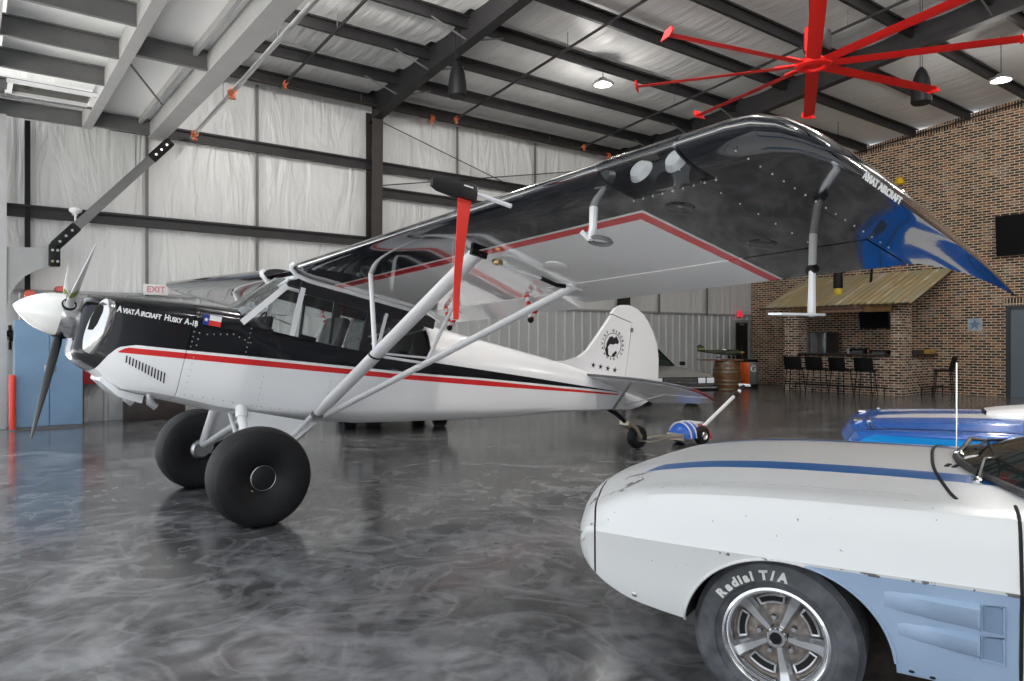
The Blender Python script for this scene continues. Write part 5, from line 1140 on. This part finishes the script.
MB().box((-.20,0,.12),(.05,.28,.09)).build('tow_bracket',M_tan,TU,0); MB().tube((-.84,-.125,.11),(-.84,.125,.11),.012,n=8).build('axle_pin',M_tan,TU)
hd=MB().tube((.30,0,.16),(1.38,-.02,.745),.026,n=10).build('handle',M_tw,TU)
d=V((1.08,-.02,.585)).normalized()
for u in (.78,.92): c=V((.30,0,.16)).lerp(V((1.38,-.02,.745)),u); MB().tube(c-d*.06,c+d*.05,.034,n=10).build('black_tape',M_blk,hd)
MB().tube((1.37,-.10,.742),(1.37,.08,.742),.02,n=8).build('grip',M_tw,hd); MB().tube((.33,-.05,.20),(.40,-.05,.0),.013,n=8).build('stand_leg',M_tw,TU)
# pitot cover with red streamer: hangs from the near wing pitot mast
c12,s12=math.cos(R(12.94)),math.sin(R(12.94))
def BW_(x,y,z): return V((1.727+c12*x+s12*z,6.511+y,c12*z-s12*x))
base_=BW_(-.28,-3.486,2.15)
PC=thing('pitot_cover','black pitot cover with a long red streamer hanging from the wing','cover',base_,(0,R(12.94-6),0))
mb=MB(); mb.rings([[V((x,y*w_,z*h_-.01)) for y,z in ((-1,-.9),(1,-.9),(1,.4),(.6,1),(-.6,1),(-1,.4))] for x,w_,h_ in ((-.14,.012,.020),(-.10,.022,.034),(0,.025,.042),(.10,.026,.045),(.115,.02,.035))]); bo=mb.build('cover',M_blk,PC,30)
mb=MB(); mb.box((.055,-.0262,.012),(.055,.002,.007)); tag(mb.build('label_strip',wm,bo,0),'small white label strip')
mb=MB(); rs=[]
for k in range(15):
    u=k/14; w_=.040-.024*u; xo=.055-.010*u+.006*math.sin(5*u); z=-.045-.61*u; yo=.012*math.sin(4*u)-.05*u
    rs.append([V((xo-w_,yo-.001,z)),V((xo+w_,yo-.001+.012*math.sin(3*u),z)),V((xo+w_,yo+.002+.012*math.sin(3*u),z)),V((xo-w_,yo+.002,z))])
mb.rings(rs); mb.build('streamer',mat('streamer_red',(.80,.045,.03),.55),PC,60)
# ================================================================== LIGHT, CAMERA
w=bpy.data.worlds.new('overcast_sky'); SC.world=w; w.use_nodes=True
bg=w.node_tree.nodes['Background']; bg.inputs[0].default_value=(.86,.93,1,1); bg.inputs[1].default_value=1.5
ap=MB(); ap.box((-20.2,2.6,-.06),(40,60,.1)); ap.box((9,-24.7,-.06),(24,30.5,.1)); struct(ap.build('ground',mat('concrete_apron',(.62,.61,.59),.8,var=.08,scale=1),smooth=0))
sl=bpy.data.lights.new('sun','SUN'); sl.energy=30; sl.angle=.01; sl.color=(1,.96,.9); so_=bpy.data.objects.new('sun',sl); COL.objects.link(so_); so_.location=(30,5,40); so_.rotation_euler=V((-1,-.12,-1.15)).to_track_quat('-Z','Y').to_euler()
cam=bpy.data.cameras.new('camera'); co=bpy.data.objects.new('camera',cam); COL.objects.link(co)
cam.sensor_width=36; cam.lens=725/1024*36; co.location=(0,0,1.4); co.rotation_euler=(PI/2,0,R(53-90)); cam.clip_end=200; cam.clip_start=.05
SC.camera=co
vs=SC.view_settings; vs.view_transform='Standard'; vs.look='None'; vs.gamma=1; vs.use_curve_mapping=False; vs.exposure=0.14
